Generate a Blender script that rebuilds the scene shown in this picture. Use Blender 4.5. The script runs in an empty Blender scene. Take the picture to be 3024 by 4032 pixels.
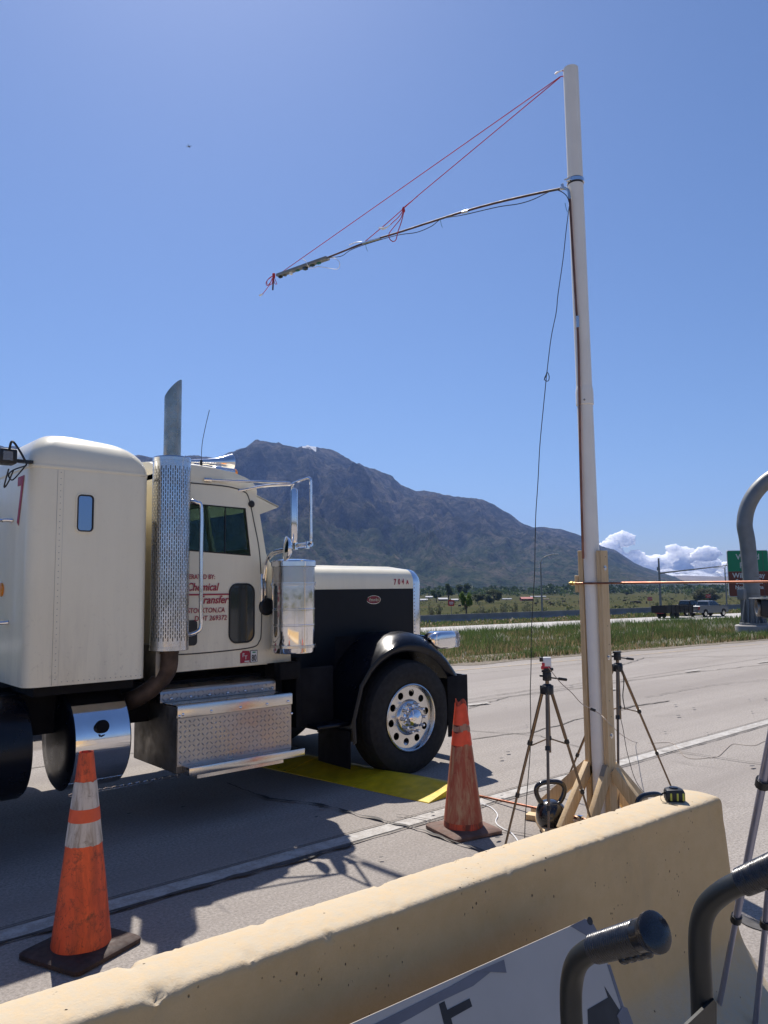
import bpy, bmesh, math, random
import numpy as np
from math import sin, cos, tan, pi, radians, sqrt, atan2, hypot
from mathutils import Vector, Matrix, noise
from mathutils.geometry import tessellate_polygon

S = bpy.context.scene
COL = S.collection
random.seed(7)

# ------------------------------------------------------------------ camera
F = 3029.0; TH = radians(49.1); PH = radians(5.7); RO = radians(.65); EYE = Vector((0, 0, 1.7))
FW = Vector((cos(TH)*cos(PH), sin(TH)*cos(PH), sin(PH)))
R0 = Vector((sin(TH), -cos(TH), 0)); U0 = R0.cross(FW)
UP = U0*cos(RO) + R0*sin(RO); RT = R0*cos(RO) - U0*sin(RO)
cd = bpy.data.cameras.new('camera'); cam = bpy.data.objects.new('camera', cd); COL.objects.link(cam)
cd.sensor_fit = 'VERTICAL'; cd.sensor_height = 24; cd.lens = 24*F/4032
cd.clip_start = .05; cd.clip_end = 60000
M = Matrix((RT, UP, -FW)).transposed().to_4x4(); M.translation = EYE
cam.matrix_world = M
S.camera = cam

# ------------------------------------------------------------------ sky and sun
SUN = Vector((.29, .63, 1)).normalized()
EL = math.asin(SUN.z); AZ = atan2(SUN.x, SUN.y)
W = bpy.data.worlds.new('World'); S.world = W; W.use_nodes = True
nt = W.node_tree; nt.nodes.clear()
sky = nt.nodes.new('ShaderNodeTexSky'); sky.sky_type = 'NISHITA'; sky.sun_disc = False
sky.sun_elevation = EL; sky.sun_rotation = AZ
sky.altitude = 2500; sky.air_density = 1.5; sky.dust_density = 4.2; sky.ozone_density = 9.0
bg = nt.nodes.new('ShaderNodeBackground'); bg.inputs[1].default_value = .0725
wo = nt.nodes.new('ShaderNodeOutputWorld')
wb = nt.nodes.new('ShaderNodeMix'); wb.data_type = 'RGBA'; wb.blend_type = 'MULTIPLY'; wb.inputs[0].default_value = 1; wb.inputs[7].default_value = (.99, .98, 1.04, 1)
nt.links.new(sky.outputs[0], wb.inputs[6]); nt.links.new(wb.outputs[2], bg.inputs[0]); nt.links.new(bg.outputs[0], wo.inputs[0])
ld = bpy.data.lights.new('sun', 'SUN'); ld.energy = 5.0; ld.angle = radians(.55); ld.color = (1, .94, .86)
lo = bpy.data.objects.new('sun', ld); COL.objects.link(lo)
lo.rotation_euler = SUN.to_track_quat('Z', 'Y').to_euler(); lo.location = (0, 0, 30)
S.view_settings.view_transform = 'Standard'; S.view_settings.look = 'None'
S.view_settings.exposure = .40; S.view_settings.gamma = 1
S.render.engine = 'CYCLES'
S.cycles.max_bounces = 8; S.cycles.transparent_max_bounces = 16; S.cycles.volume_bounces = 1

# ------------------------------------------------------------------ helpers
def ray(px, py): return FW + RT*((px-1512)/F) - UP*((py-2016)/F)
def onz(px, py, z=0.): r = ray(px, py); return EYE + r*((z-EYE.z)/r.z)
def ony(px, py, y): r = ray(px, py); return EYE + r*(y/r.y)
def onx(px, py, x): r = ray(px, py); return EYE + r*(x/r.x)
def dep(px, py, d): return EYE + ray(px, py)*d
def pix(p):
    v = Vector(p)-EYE; d = v.dot(FW); return (1512+F*v.dot(RT)/d, 2016-F*v.dot(UP)/d)

def tag(o, label=None, cat=None, group=None, kind=None):
    if label: o['label'] = label
    if cat: o['category'] = cat
    if group: o['group'] = group
    if kind: o['kind'] = kind
    return o
def thing(name, loc, label, cat, group=None):
    o = bpy.data.objects.new(name, None); COL.objects.link(o); o.location = loc; o.empty_display_size = .1
    return tag(o, label, cat, group)
def copy_tree(o, parent=None):
    c = o.copy(); COL.objects.link(c); c.parent = parent
    for ch in [x for x in COL.objects if x.parent == o]: copy_tree(ch, c)
    return c

class MB:
    def __init__(s): s.v = []; s.f = []; s.m = []; s.mi = 0
    def add(s, vs, fs):
        n = len(s.v); s.v += [tuple(p) for p in vs]
        for f in fs: s.f.append([i+n for i in f]); s.m.append(s.mi)
        return s
    def box(s, lo, hi, bev=0., seg=2, mat=None):
        bm = bmesh.new(); bmesh.ops.create_cube(bm, size=1)
        c = [(a+b)/2 for a, b in zip(lo, hi)]; d = [abs(b-a) for a, b in zip(lo, hi)]
        for v in bm.verts: v.co = Vector([v.co[i]*d[i]+(c[i] if mat is None else 0) for i in range(3)])
        if bev > 0: bmesh.ops.bevel(bm, geom=bm.edges[:], offset=bev, segments=seg, affect='EDGES', profile=.5)
        bm.verts.index_update()
        vs = [v.co.copy() for v in bm.verts]
        if mat is not None: vs = [mat @ (v+Vector(c)) for v in vs]
        s.add(vs, [[v.index for v in f.verts] for f in bm.faces]); bm.free(); return s
    def beam(s, a, b, w, t, side=None, bev=0.):
        # board from a to b, width w along side, thickness t
        a = Vector(a); b = Vector(b); d = (b-a); L = d.length; d.normalize()
        side = Vector(side) if side is not None else (Vector((0, 0, 1)).cross(d) if abs(d.z) < .95 else Vector((1, 0, 0)))
        side = (side - d*side.dot(d)).normalized(); up = d.cross(side)
        m = Matrix((d, side, up)).transposed().to_4x4(); m.translation = (a+b)/2
        return s.box((-L/2, -w/2, -t/2), (L/2, w/2, t/2), bev, 2, m)
    def tube(s, pts, r, n=8, closed=False, caps=True):
        P = [Vector(p) for p in pts]; k = len(P); rs = r if isinstance(r, (list, tuple)) else [r]*k
        T = []
        for i in range(k):
            if closed: t = P[(i+1) % k]-P[i-1]
            else: t = P[min(i+1, k-1)]-P[max(i-1, 0)]
            T.append(t.normalized() if t.length > 1e-9 else Vector((0, 0, 1)))
        u = T[0].orthogonal().normalized(); vs = []
        for i in range(k):
            u = (u-T[i]*u.dot(T[i])); u = u.normalized() if u.length > 1e-6 else T[i].orthogonal().normalized()
            w = T[i].cross(u)
            for j in range(n):
                a = 2*pi*j/n; vs.append(P[i]+(u*cos(a)+w*sin(a))*rs[i])
        fs = []
        for i in range(k if closed else k-1):
            a = i*n; b = ((i+1) % k)*n
            for j in range(n): fs.append([a+j, a+(j+1) % n, b+(j+1) % n, b+j])
        if caps and not closed:
            fs.append(list(range(n))[::-1]); fs.append([(k-1)*n+j for j in range(n)])
        return s.add(vs, fs)
    def lathe(s, prof, o=(0, 0, 0), ax=(0, 0, 1), n=32, squash=None):
        # prof: (radius, height along ax)
        o = Vector(o); ax = Vector(ax).normalized(); u = ax.orthogonal().normalized()
        if abs(ax.z) > .99: u = Vector((1, 0, 0))
        w = ax.cross(u); vs = []
        for (r, h) in prof:
            for j in range(n):
                a = 2*pi*j/n; vs.append(o+ax*h+(u*cos(a)+w*sin(a))*r)
        fs = []
        for i in range(len(prof)-1):
            for j in range(n): fs.append([i*n+j, i*n+(j+1) % n, (i+1)*n+(j+1) % n, (i+1)*n+j])
        if prof[0][0] > 1e-6: fs.append(list(range(n))[::-1])
        if prof[-1][0] > 1e-6: fs.append([(len(prof)-1)*n+j for j in range(n)])
        return s.add(vs, fs)
    def ring(s, prof, **k):   # lathe without end caps (closed profile)
        s.lathe(prof, **k); s.f = s.f[:-2] if prof[0][0] > 1e-6 and prof[-1][0] > 1e-6 else s.f; s.m = s.m[:len(s.f)]; return s
    def loft(s, rings, closed=True, caps=True):
        n = len(rings[0]); vs = [p for r in rings for p in r]; fs = []
        for i in range(len(rings)-1):
            for j in range(n if closed else n-1):
                fs.append([i*n+j, i*n+(j+1) % n, (i+1)*n+(j+1) % n, (i+1)*n+j])
        if caps and closed: fs.append(list(range(n))[::-1]); fs.append([(len(rings)-1)*n+j for j in range(n)])
        return s.add(vs, fs)
    def plate(s, outer, holes=(), o=(0, 0, 0), u=(1, 0, 0), v=(0, 0, 1), t=.01, back=None):
        # polygon with holes in plane (u,v), front at o, thickness t towards u x v reversed
        o = Vector(o); u = Vector(u); v = Vector(v); nrm = u.cross(v).normalized()
        loops = [list(outer)]+[list(h) for h in holes]
        tr = tessellate_polygon([[Vector((p[0], p[1], 0)) for p in l] for l in loops])
        flat = [p for l in loops for p in l]; N = len(flat)
        vs = [o+u*p[0]+v*p[1] for p in flat]+[o+u*p[0]+v*p[1]-nrm*t for p in flat]
        fs = []
        for a, b, c in tr:
            ar = (flat[b][0]-flat[a][0])*(flat[c][1]-flat[a][1])-(flat[b][1]-flat[a][1])*(flat[c][0]-flat[a][0])
            if ar < 0: b, c = c, b
            fs.append([a, b, c]); fs.append([a+N, c+N, b+N])
        k = 0
        for l in loops:
            m = len(l)
            for i in range(m): fs.append([k+i, k+(i+1) % m, k+(i+1) % m+N, k+i+N])
            k += m
        return s.add(vs, fs)
    def build(s, name, mat, parent=None, loc=None, smooth=38, recalc=True):
        me = bpy.data.meshes.new(name)
        off = Vector((0, 0, 0))
        if parent is not None:
            p = parent
            while p is not None: off += p.location; p = p.parent
        elif loc is not None: off = Vector(loc)
        me.from_pydata([(x[0]-off.x, x[1]-off.y, x[2]-off.z) for x in s.v], [], s.f)
        mats = mat if isinstance(mat, (list, tuple)) else [mat]
        for m_ in mats: me.materials.append(m_)
        if len(mats) > 1: me.polygons.foreach_set('material_index', s.m)
        if smooth or recalc:
            bm = bmesh.new(); bm.from_mesh(me)
            if recalc: bmesh.ops.recalc_face_normals(bm, faces=bm.faces[:])
            if smooth:
                for f in bm.faces: f.smooth = True
                th = radians(smooth)
                for e in bm.edges:
                    e.smooth = len(e.link_faces) == 2 and e.calc_face_angle(0) < th
            bm.to_mesh(me); bm.free()
        me.update()
        ob = bpy.data.objects.new(name, me); COL.objects.link(ob)
        if parent is not None: ob.parent = parent
        elif loc is not None: ob.location = loc
        return ob

def merge(ob, mb, mat=None):
    # surface detail that belongs inside an existing part's mesh
    off = Vector((0, 0, 0)); p = ob
    while p is not None: off += p.location; p = p.parent
    idx = 0
    if mat is not None and mat.name not in [m_.name for m_ in ob.data.materials]: ob.data.materials.append(mat)
    if mat is not None: idx = [m_.name for m_ in ob.data.materials].index(mat.name)
    bm = bmesh.new(); bm.from_mesh(ob.data); vs = [bm.verts.new(Vector(v)-off) for v in mb.v]
    for f in mb.f:
        g_ = bm.faces.new([vs[i] for i in f]); g_.material_index = idx; g_.smooth = True
    bm.to_mesh(ob.data); bm.free(); ob.data.update(); return ob
def rrect(x0, y0, x1, y1, r, n=5):
    P = []
    for cx, cy, a0 in ((x1-r, y0+r, -90), (x1-r, y1-r, 0), (x0+r, y1-r, 90), (x0+r, y0+r, 180)):
        for i in range(n+1):
            a = radians(a0+90*i/n); P.append((cx+r*cos(a), cy+r*sin(a)))
    return P
def circ(cx, cy, r, n=20): return [(cx+r*cos(2*pi*i/n), cy+r*sin(2*pi*i/n)) for i in range(n)]
def smoothpath(pts, n=6):
    P = [Vector(p) for p in pts]; out = []
    for i in range(len(P)-1):
        a = P[max(i-1, 0)]; b = P[i]; c = P[i+1]; d = P[min(i+2, len(P)-1)]
        for k in range(n):
            t = k/n; out.append(.5*((2*b)+(c-a)*t+(2*a-5*b+4*c-d)*t*t+(3*b-a-3*c+d)*t**3))
    out.append(P[-1]); return out

def text_mb(mb, body, o, u, v, size, t=.002, bold=0., shear=0., align='LEFT', sx=1., space=1.):
    c = bpy.data.curves.new('t', 'FONT'); c.body = body; c.size = size; c.offset = bold; c.shear = shear
    c.align_x = align; c.extrude = t/2; c.resolution_u = 3; c.space_character = space
    ob = bpy.data.objects.new('t', c); COL.objects.link(ob)
    me = bpy.data.meshes.new_from_object(ob)
    o = Vector(o); u = Vector(u).normalized(); v = Vector(v).normalized(); w = u.cross(v)
    vs = [o+u*(p.co.x*sx)+v*p.co.y+w*p.co.z for p in me.vertices]
    mb.add(vs, [list(p.vertices) for p in me.polygons])
    bpy.data.objects.remove(ob); bpy.data.curves.remove(c); bpy.data.meshes.remove(me)
    return mb

# ------------------------------------------------------------------ materials
def srgb(r, g, b):
    return tuple(((c/255)/12.92 if c/255 <= .04045 else ((c/255+.055)/1.055)**2.4) for c in (r, g, b))
class NT:
    def __init__(s, name):
        s.m = bpy.data.materials.new(name); s.m.use_nodes = True; s.t = s.m.node_tree; s.N = s.t.nodes
        s.b = s.N['Principled BSDF']; s.co = None
    def n(s, typ, **k):
        x = s.N.new('ShaderNode'+typ)
        for a, b in k.items(): setattr(x, a, b)
        return x
    def l(s, a, b): s.t.links.new(a, b)
    def coord(s):
        if s.co is None: s.co = s.n('TexCoord').outputs['Object']
        return s.co
    def map(s, scale=(1, 1, 1), rot=(0, 0, 0), src=None):
        m = s.n('Mapping'); m.inputs['Scale'].default_value = scale; m.inputs['Rotation'].default_value = rot
        s.l(src or s.coord(), m.inputs[0]); return m.outputs[0]
    def noise(s, scale, detail=4, rough=.55, src=None, dist=0.):
        x = s.n('TexNoise'); x.inputs['Scale'].default_value = scale; x.inputs['Detail'].default_value = detail
        x.inputs['Roughness'].default_value = rough; x.inputs['Distortion'].default_value = dist
        s.l(src or s.coord(), x.inputs['Vector']); return x.outputs['Fac']
    def vor(s, scale, src=None, feature='F1', out='Distance', rand=1.):
        x = s.n('TexVoronoi'); x.feature = feature; x.inputs['Scale'].default_value = scale
        x.inputs['Randomness'].default_value = rand
        s.l(src or s.coord(), x.inputs['Vector']); return x.outputs[out]
    def ramp(s, fac, stops, interp='LINEAR'):
        x = s.n('ValToRGB'); e = x.color_ramp.elements; x.color_ramp.interpolation = interp
        while len(e) < len(stops): e.new(.5)
        for i, (p, c) in enumerate(stops):
            e[i].position = p; e[i].color = (c, c, c, 1) if not hasattr(c, '__len__') else (*c, 1)
        s.l(fac, x.inputs[0]); return x.outputs[0]
    def mix(s, fac, a, b, mode='MIX'):
        x = s.n('Mix'); x.data_type = 'RGBA'; x.blend_type = mode
        if hasattr(fac, 'links'): s.l(fac, x.inputs[0])
        else: x.inputs[0].default_value = fac
        for q, i in ((a, 6), (b, 7)):
            if hasattr(q, 'links'): s.l(q, x.inputs[i])
            else: x.inputs[i].default_value = (*q, 1)
        return x.outputs[2]
    def math(s, op, a, b=0.):
        x = s.n('Math'); x.operation = op
        for q, i in ((a, 0), (b, 1)):
            if hasattr(q, 'links'): s.l(q, x.inputs[i])
            else: x.inputs[i].default_value = q
        return x.outputs[0]
    def color(s, c):
        if hasattr(c, 'links'): s.l(c, s.b.inputs['Base Color'])
        else: s.b.inputs['Base Color'].default_value = (*c, 1)
    def set(s, **k):
        for a, v in k.items():
            i = s.b.inputs[a.replace('_', ' ')]
            if hasattr(v, 'links'): s.l(v, i)
            else: i.default_value = v
    def bump(s, h, strength=.3, dist=.01):
        x = s.n('Bump'); x.inputs['Strength'].default_value = strength; x.inputs['Distance'].default_value = dist
        s.l(h, x.inputs['Height']); s.l(x.outputs[0], s.b.inputs['Normal']); return x
def simple(name, c, rough=.5, metal=0., var=.25, vs=6., bs=60., bstr=.1, bd=.002, coat=0., spec=.5, rv=.1, **k):
    q = NT(name); n1 = q.noise(vs, 5)
    dark = tuple(x*(1-var) for x in c); lite = tuple(min(1, x*(1+var*.5)) for x in c)
    q.color(q.ramp(n1, [(.3, dark), (.7, lite)]))
    q.set(Metallic=metal, Roughness=q.ramp(q.noise(vs*2.3, 4), [(.3, max(0, rough-rv)), (.7, min(1, rough+rv))]))
    q.set(Coat_Weight=coat, Coat_Roughness=.08); q.b.inputs['Specular IOR Level'].default_value = spec
    if bstr > 0: q.bump(q.noise(bs, 3), bstr, bd)
    return q.m
# ================================================================== SETTING
LD = Vector((.9917, -.1289, 0)); LN = Vector((.1289, .9917, 0)); LO = Vector((12.6, 12.0, 0))
def sof(x, y): return (x-12.6)*.1289+(y-12)*.9917
def uof(x, y): return (x-12.6)*.9917-(y-12)*.1289
def xy(u, s): return (12.6+u*.9917+s*.1289, 12-u*.1289+s*.9917)
ZS = [(-9e9, -.03), (-.05, -.03), (.15, .01), (1, .0), (8, -.16), (35, -2.0), (38, -2.17), (57, -2.17), (61, -2.6), (150, -6.8), (420, -8.0), (9e9, -8.0)]
def zt(x, y):
    s = sof(x, y)
    for (a, za), (b, zb) in zip(ZS, ZS[1:]):
        if s <= b:
            z = za+(zb-za)*(s-a)/(b-a); break
    if s > 1: z += .05*min(1, s/8)*noise.noise(Vector((x*.15, y*.15, 0)))
    return z
def ground_at(px, py, d0=10, d1=3000):
    r = ray(px, py); d = d0
    while d < d1:
        p = EYE+r*d
        if p.z < zt(p.x, p.y): return Vector((p.x, p.y, zt(p.x, p.y)))
        d *= 1.004
    return EYE+r*d1

# ---- materials
def conc_mat():
    q = NT('pavement_concrete'); P = q.map()
    big = q.noise(.35, 5, .6); mid = q.noise(3.2, 6, .65); fine = q.noise(55, 4, .8)
    ag = q.vor(150)
    c = q.ramp(big, [(.28, (.235, .208, .182)), (.5, (.275, .246, .216)), (.72, (.315, .285, .252))])
    c = q.mix(.6, c, q.ramp(mid, [(.3, (.225, .20, .176)), (.7, (.32, .29, .258))]))
    c = q.mix(.6, c, q.mix(q.ramp(fine, [(.35, 0.), (.65, 1.)]), (.13, .115, .103), (.50, .455, .415)))
    sp = q.ramp(ag, [(.08, 1.), (.2, 0.)])
    c = q.mix(q.math('MULTIPLY', sp, .45), c, (.09, .082, .075))
    # darker worn wheel tracks running along the lanes
    st = q.noise(.6, 5, .6, src=q.map((.12, 1.4, 1)))
    c = q.mix(q.ramp(st, [(.40, 0.), (.60, .55)]), c, (.20, .176, .158))
    oil = q.noise(1.1, 6, .7, src=q.map((1, 1, 1), (0, 0, .4)), dist=.6)
    c = q.mix(q.ramp(oil, [(.60, 0.), (.74, .5)]), c, (.13, .115, .10))
    q.color(c); q.set(Roughness=.86); q.b.inputs['Specular IOR Level'].default_value = .3
    h = q.math('ADD', q.math('MULTIPLY', fine, .6), q.math('MULTIPLY', ag, .6))
    q.bump(h, .45, .004)
    return q.m
M_CONC = conc_mat()
def paint_mat(name, c, wear=.5, under=(.28, .255, .225)):
    q = NT(name); n = q.noise(9, 7, .75); n2 = q.noise(80, 3)
    w = q.ramp(q.math('ADD', q.math('MULTIPLY', n, .75), q.math('MULTIPLY', n2, .25)), [(wear-.06, 0.), (wear+.06, 1.)])
    q.color(q.mix(w, under, c)); q.set(Roughness=.8); q.bump(n2, .3, .003); return q.m
M_WLINE = paint_mat('worn_white_paint', (.44, .42, .39), .50, (.31, .285, .255))
M_OLINE = paint_mat('worn_orange_paint', (.48, .33, .16), .52)
M_TAR = simple('crack_filler', (.062, .056, .052), .7, var=.5, vs=15, bs=90, bstr=.3)
M_CRACK = simple('joint_dark', (.12, .105, .09), .9, var=.4, vs=20)
def ground_mat():
    q = NT('valley_ground'); n = q.noise(.02, 6, .6, src=q.map((.5, 1.6, 1), (0, 0, .13)), dist=.8); n2 = q.noise(.12, 7, .75); n3 = q.noise(4, 5, .7)
    c = q.ramp(n, [(.35, (.03, .045, .018)), (.47, (.05, .072, .026)), (.56, (.095, .08, .045)), (.68, (.045, .082, .022))])
    c = q.mix(.55, c, q.ramp(n2, [(.36, (.02, .03, .014)), (.64, (.10, .095, .052))]))
    c = q.mix(.35, c, q.ramp(n3, [(.3, (.025, .03, .012)), (.7, (.12, .10, .06))]))
    q.color(c); q.set(Roughness=1.); q.b.inputs['Specular IOR Level'].default_value = 0.; q.bump(n3, .6, .05); return q.m
M_GROUND = ground_mat()
M_DIRT = simple('verge_dirt', (.21, .175, .13), .95, var=.55, vs=9, bs=60, bstr=.8, bd=.02)
M_HWY = simple('highway_concrete', (.42, .40, .375), .8, var=.12, vs=.5, bs=30, bstr=.1)
M_BARR_FAR = simple('far_barrier_concrete', (.27, .26, .25), .85, var=.25, vs=.6, bs=20, bstr=.15)

# ---- ground: one sheet to the horizon
us = sorted(set([-9000, -6000, -4000, -2000, -1000, -500, -250, -120]+list(range(-60, 321, 10))+[400, 600, 900, 1400, 2500, 5000, 9000]))
ss = [-8000, -2000, -500, -100, -40, -10, -.2, -.02, .15, .6, 1.2, 2, 3, 4.5, 6, 8, 10, 12, 14, 17, 20, 24, 28, 32, 35, 38, 42, 46, 50, 53.5, 57, 59, 61, 70, 85, 100, 130, 170, 240, 350, 500, 800, 1300, 2000, 4000, 8800]
mb = MB(); vs = []
for s in ss:
    for u in us:
        x, y = xy(u, s); vs.append((x, y, zt(x, y)))
n = len(us)
mb.add(vs, [[i*n+j, i*n+j+1, (i+1)*n+j+1, (i+1)*n+j] for i in range(len(ss)-1) for j in range(n-1)])
g = mb.build('ground', M_GROUND, smooth=60); tag(g, kind='structure')

def sheet(name, corners, mat, **k):
    m = MB().add(corners, [list(range(len(corners)))]); o = m.build(name, mat, smooth=0, recalc=False, **k); tag(o, kind='structure'); return o
def ls(u, s, z): x, y = xy(u, s); return (x, y, z)
sheet('pavement', [ls(-60, -60, 0), ls(90, -60, 0), ls(90, 0, 0), ls(-60, 0, 0)], M_CONC)
# ragged dirt and thatch strip where the grass meets the pavement
mb = MB(); a = []; b = []
for i in range(0, 561):
    u = -25+i*.15; x0, y0 = xy(u, -.12-.22*noise.fractal(Vector((u*.8, 0, 0)), 1, 2, 4)-.05); x1, y1 = xy(u, 1.3)
    a.append((x0, y0, .006)); b.append((x1, y1, .035))
n = len(a); mb.add(a+b, [[i, i+1, n+i+1, n+i] for i in range(n-1)])
tag(mb.build('verge_soil', M_DIRT), kind='structure')
# highway carriageway in the dip beyond the verge
mb = MB(); vs = []; NU = 60
for i in range(NU+1):
    u = -150+i*12
    for s in (37.5, 47.5): x, y = xy(u, s); vs.append((x, y, -2.11))
mb.add(vs, [[2*i, 2*i+2, 2*i+3, 2*i+1] for i in range(NU)])
tag(mb.build('highway', M_HWY, smooth=0), kind='structure')

def ribbon(name, pts, w, mat, z=.004, jit=0., wj=0., step=.12, seed=0, kind='structure'):
    P = [Vector((p[0], p[1], 0)) for p in pts]; out = []
    for a, b in zip(P, P[1:]):
        k = max(1, int((b-a).length/step))
        for i in range(k): out.append(a.lerp(b, i/k))
    out.append(P[-1]); L = []; R_ = []
    for i, p in enumerate(out):
        d = (out[min(i+1, len(out)-1)]-out[max(i-1, 0)]); d.normalize(); nn = Vector((-d.y, d.x, 0))
        q = p+nn*jit*noise.fractal(p*2.3+Vector((seed, 0, 0)), 1, 2, 5)
        hw = w/2*(1+wj*noise.noise(p*6+Vector((seed, 5, 0)))); hw2 = w/2*(1+wj*noise.noise(p*7+Vector((seed, 9, 0))))
        L.append((q+nn*max(hw, .001))+Vector((0, 0, z))); R_.append((q-nn*max(hw2, .001))+Vector((0, 0, z)))
    n = len(L); mb = MB(); mb.add(L+R_, [[i, n+i, n+i+1, i+1] for i in range(n-1)])
    return tag(mb.build(name, mat, smooth=0, recalc=False), kind=kind)
ribbon('edge_line', [(-14, 4.32), (60, 4.22)], .135, M_WLINE, .004, 0, .05)
ribbon('pavement_joint', [(-14, 4.215), (60, 4.115)], .013, M_TAR, .009, .012, 1.3, .05)
ribbon('crack_filler', [(-5, 4.2), (1.5, 4.185), (3.3, 4.175)], .032, M_TAR, .013, .03, 2.2, .03, 3)
ribbon('pavement_joint', [(-14, 4.41), (60, 4.31)], .010, M_CRACK, .009, .006, .8)
ribbon('pavement_joint', [(-14, 8.2), (60, 7.6)], .012, M_CRACK, .004, .012, .8)
ribbon('pavement_joint', [(-14, -1.4), (60, -1.4)], .012, M_CRACK, .004, .01, .8)
gp = lambda *l: [onz(a, b)[:2] for a, b in l]
ribbon('crack_filler', gp((891, 3089), (1060, 3150), (1200, 3165), (1330, 3190), (1480, 3230), (1600, 3262), (1800, 3320), (1950, 3365)), .020, M_TAR, .014, .05, 2.8, .02, 5)
for k, l in enumerate([[(1560, 3215), (2060, 3290), (2440, 3390)], [(1860, 2912), (1980, 2893), (2100, 2885), (2320, 2822), (2420, 2792), (2640, 2760)],
        [(1850, 2878), (1990, 2888), (2130, 2898), (2280, 2945)], [(2440, 2798), (2500, 2780), (2632, 2762)], [(1840, 2790), (2000, 2745), (2300, 2708), (2460, 2683)],
        [(2440, 2686), (2700, 2652), (3024, 2616)], [(1840, 2755), (2300, 2690)], [(2390, 2640), (2540, 2590), (3024, 2582)], [(2600, 2960), (2700, 2968), (2850, 2990), (3024, 3012), (3200, 3040)],
        [(2540, 2748), (2800, 2700), (3024, 2678)]]):
    ribbon('pavement_crack', gp(*l), (.012, .022, .012, .03, .02, .022, .014, .022, .014, .012)[k], M_CRACK, .0165 if k in (0,) else .005+.0012*k, .04, 1.0, .06, k*7)
ribbon('pavement_crack', gp((2890, 3600), (3024, 3660), (3150, 3720)), .07, M_TAR, .005, .03, 1., .04, 61)
ribbon('edge_line', [xy(-30, -.85), xy(60, -.85)], .10, M_OLINE, .0045, .01, .3)
ribbon('pavement_joint', [xy(-30, -1.5), xy(60, -1.5)], .012, M_CRACK, .0045, .02, .8)
for a, b, c, d in ((2700, 2648, 2757, 2641), (2985, 2612, 3060, 2603), (1844, 2780, 1925, 2772), (2395, 2720, 2425, 2716)):
    ribbon('lane_dash', gp((a, b), (c, d)), .085, M_WLINE, .021, 0, .2)
def scatter_stains():
    mb = MB(); rnd = random.Random(3)
    for i in range(70):
        x = rnd.uniform(-.5, 12); y = rnd.uniform(2.1, 9); r = rnd.uniform(.008, .03)
        mb.add([(x+r*(1+.5*rnd.random())*cos(t*.9), y+r*rnd.uniform(.5, 1)*sin(t*.9), .024) for t in range(7)], [list(range(7))])
    return mb
tag(scatter_stains().build('gum_spots', M_TAR, smooth=0), kind='stuff')

# ---- grass on the verge
def gcol(name, c, v=.3, tr=.45):
    q = NT(name); n = q.noise(1.1, 4); n2 = q.noise(25, 2)
    c2 = tuple(x*(1-v) for x in c); c3 = tuple(x*(1+v) for x in c)
    col = q.mix(.5, q.ramp(n, [(.3, c2), (.7, c3)]), q.ramp(n2, [(.3, c2), (.7, c3)]))
    q.color(col); q.set(Roughness=.65); q.b.inputs['Specular IOR Level'].default_value = .25
    t = q.n('BsdfTranslucent'); q.l(col, t.inputs[0]); mx = q.n('MixShader'); mx.inputs[0].default_value = tr
    out = q.N['Material Output']; q.l(q.b.outputs[0], mx.inputs[1]); q.l(t.outputs[0], mx.inputs[2]); q.l(mx.outputs[0], out.inputs[0]); return q.m
GM = [gcol('grass_green', (.10, .145, .045)), gcol('grass_olive', (.17, .17, .068)), gcol('grass_dry', (.33, .245, .135)), gcol('seed_heads', (.50, .46, .36))]
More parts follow.
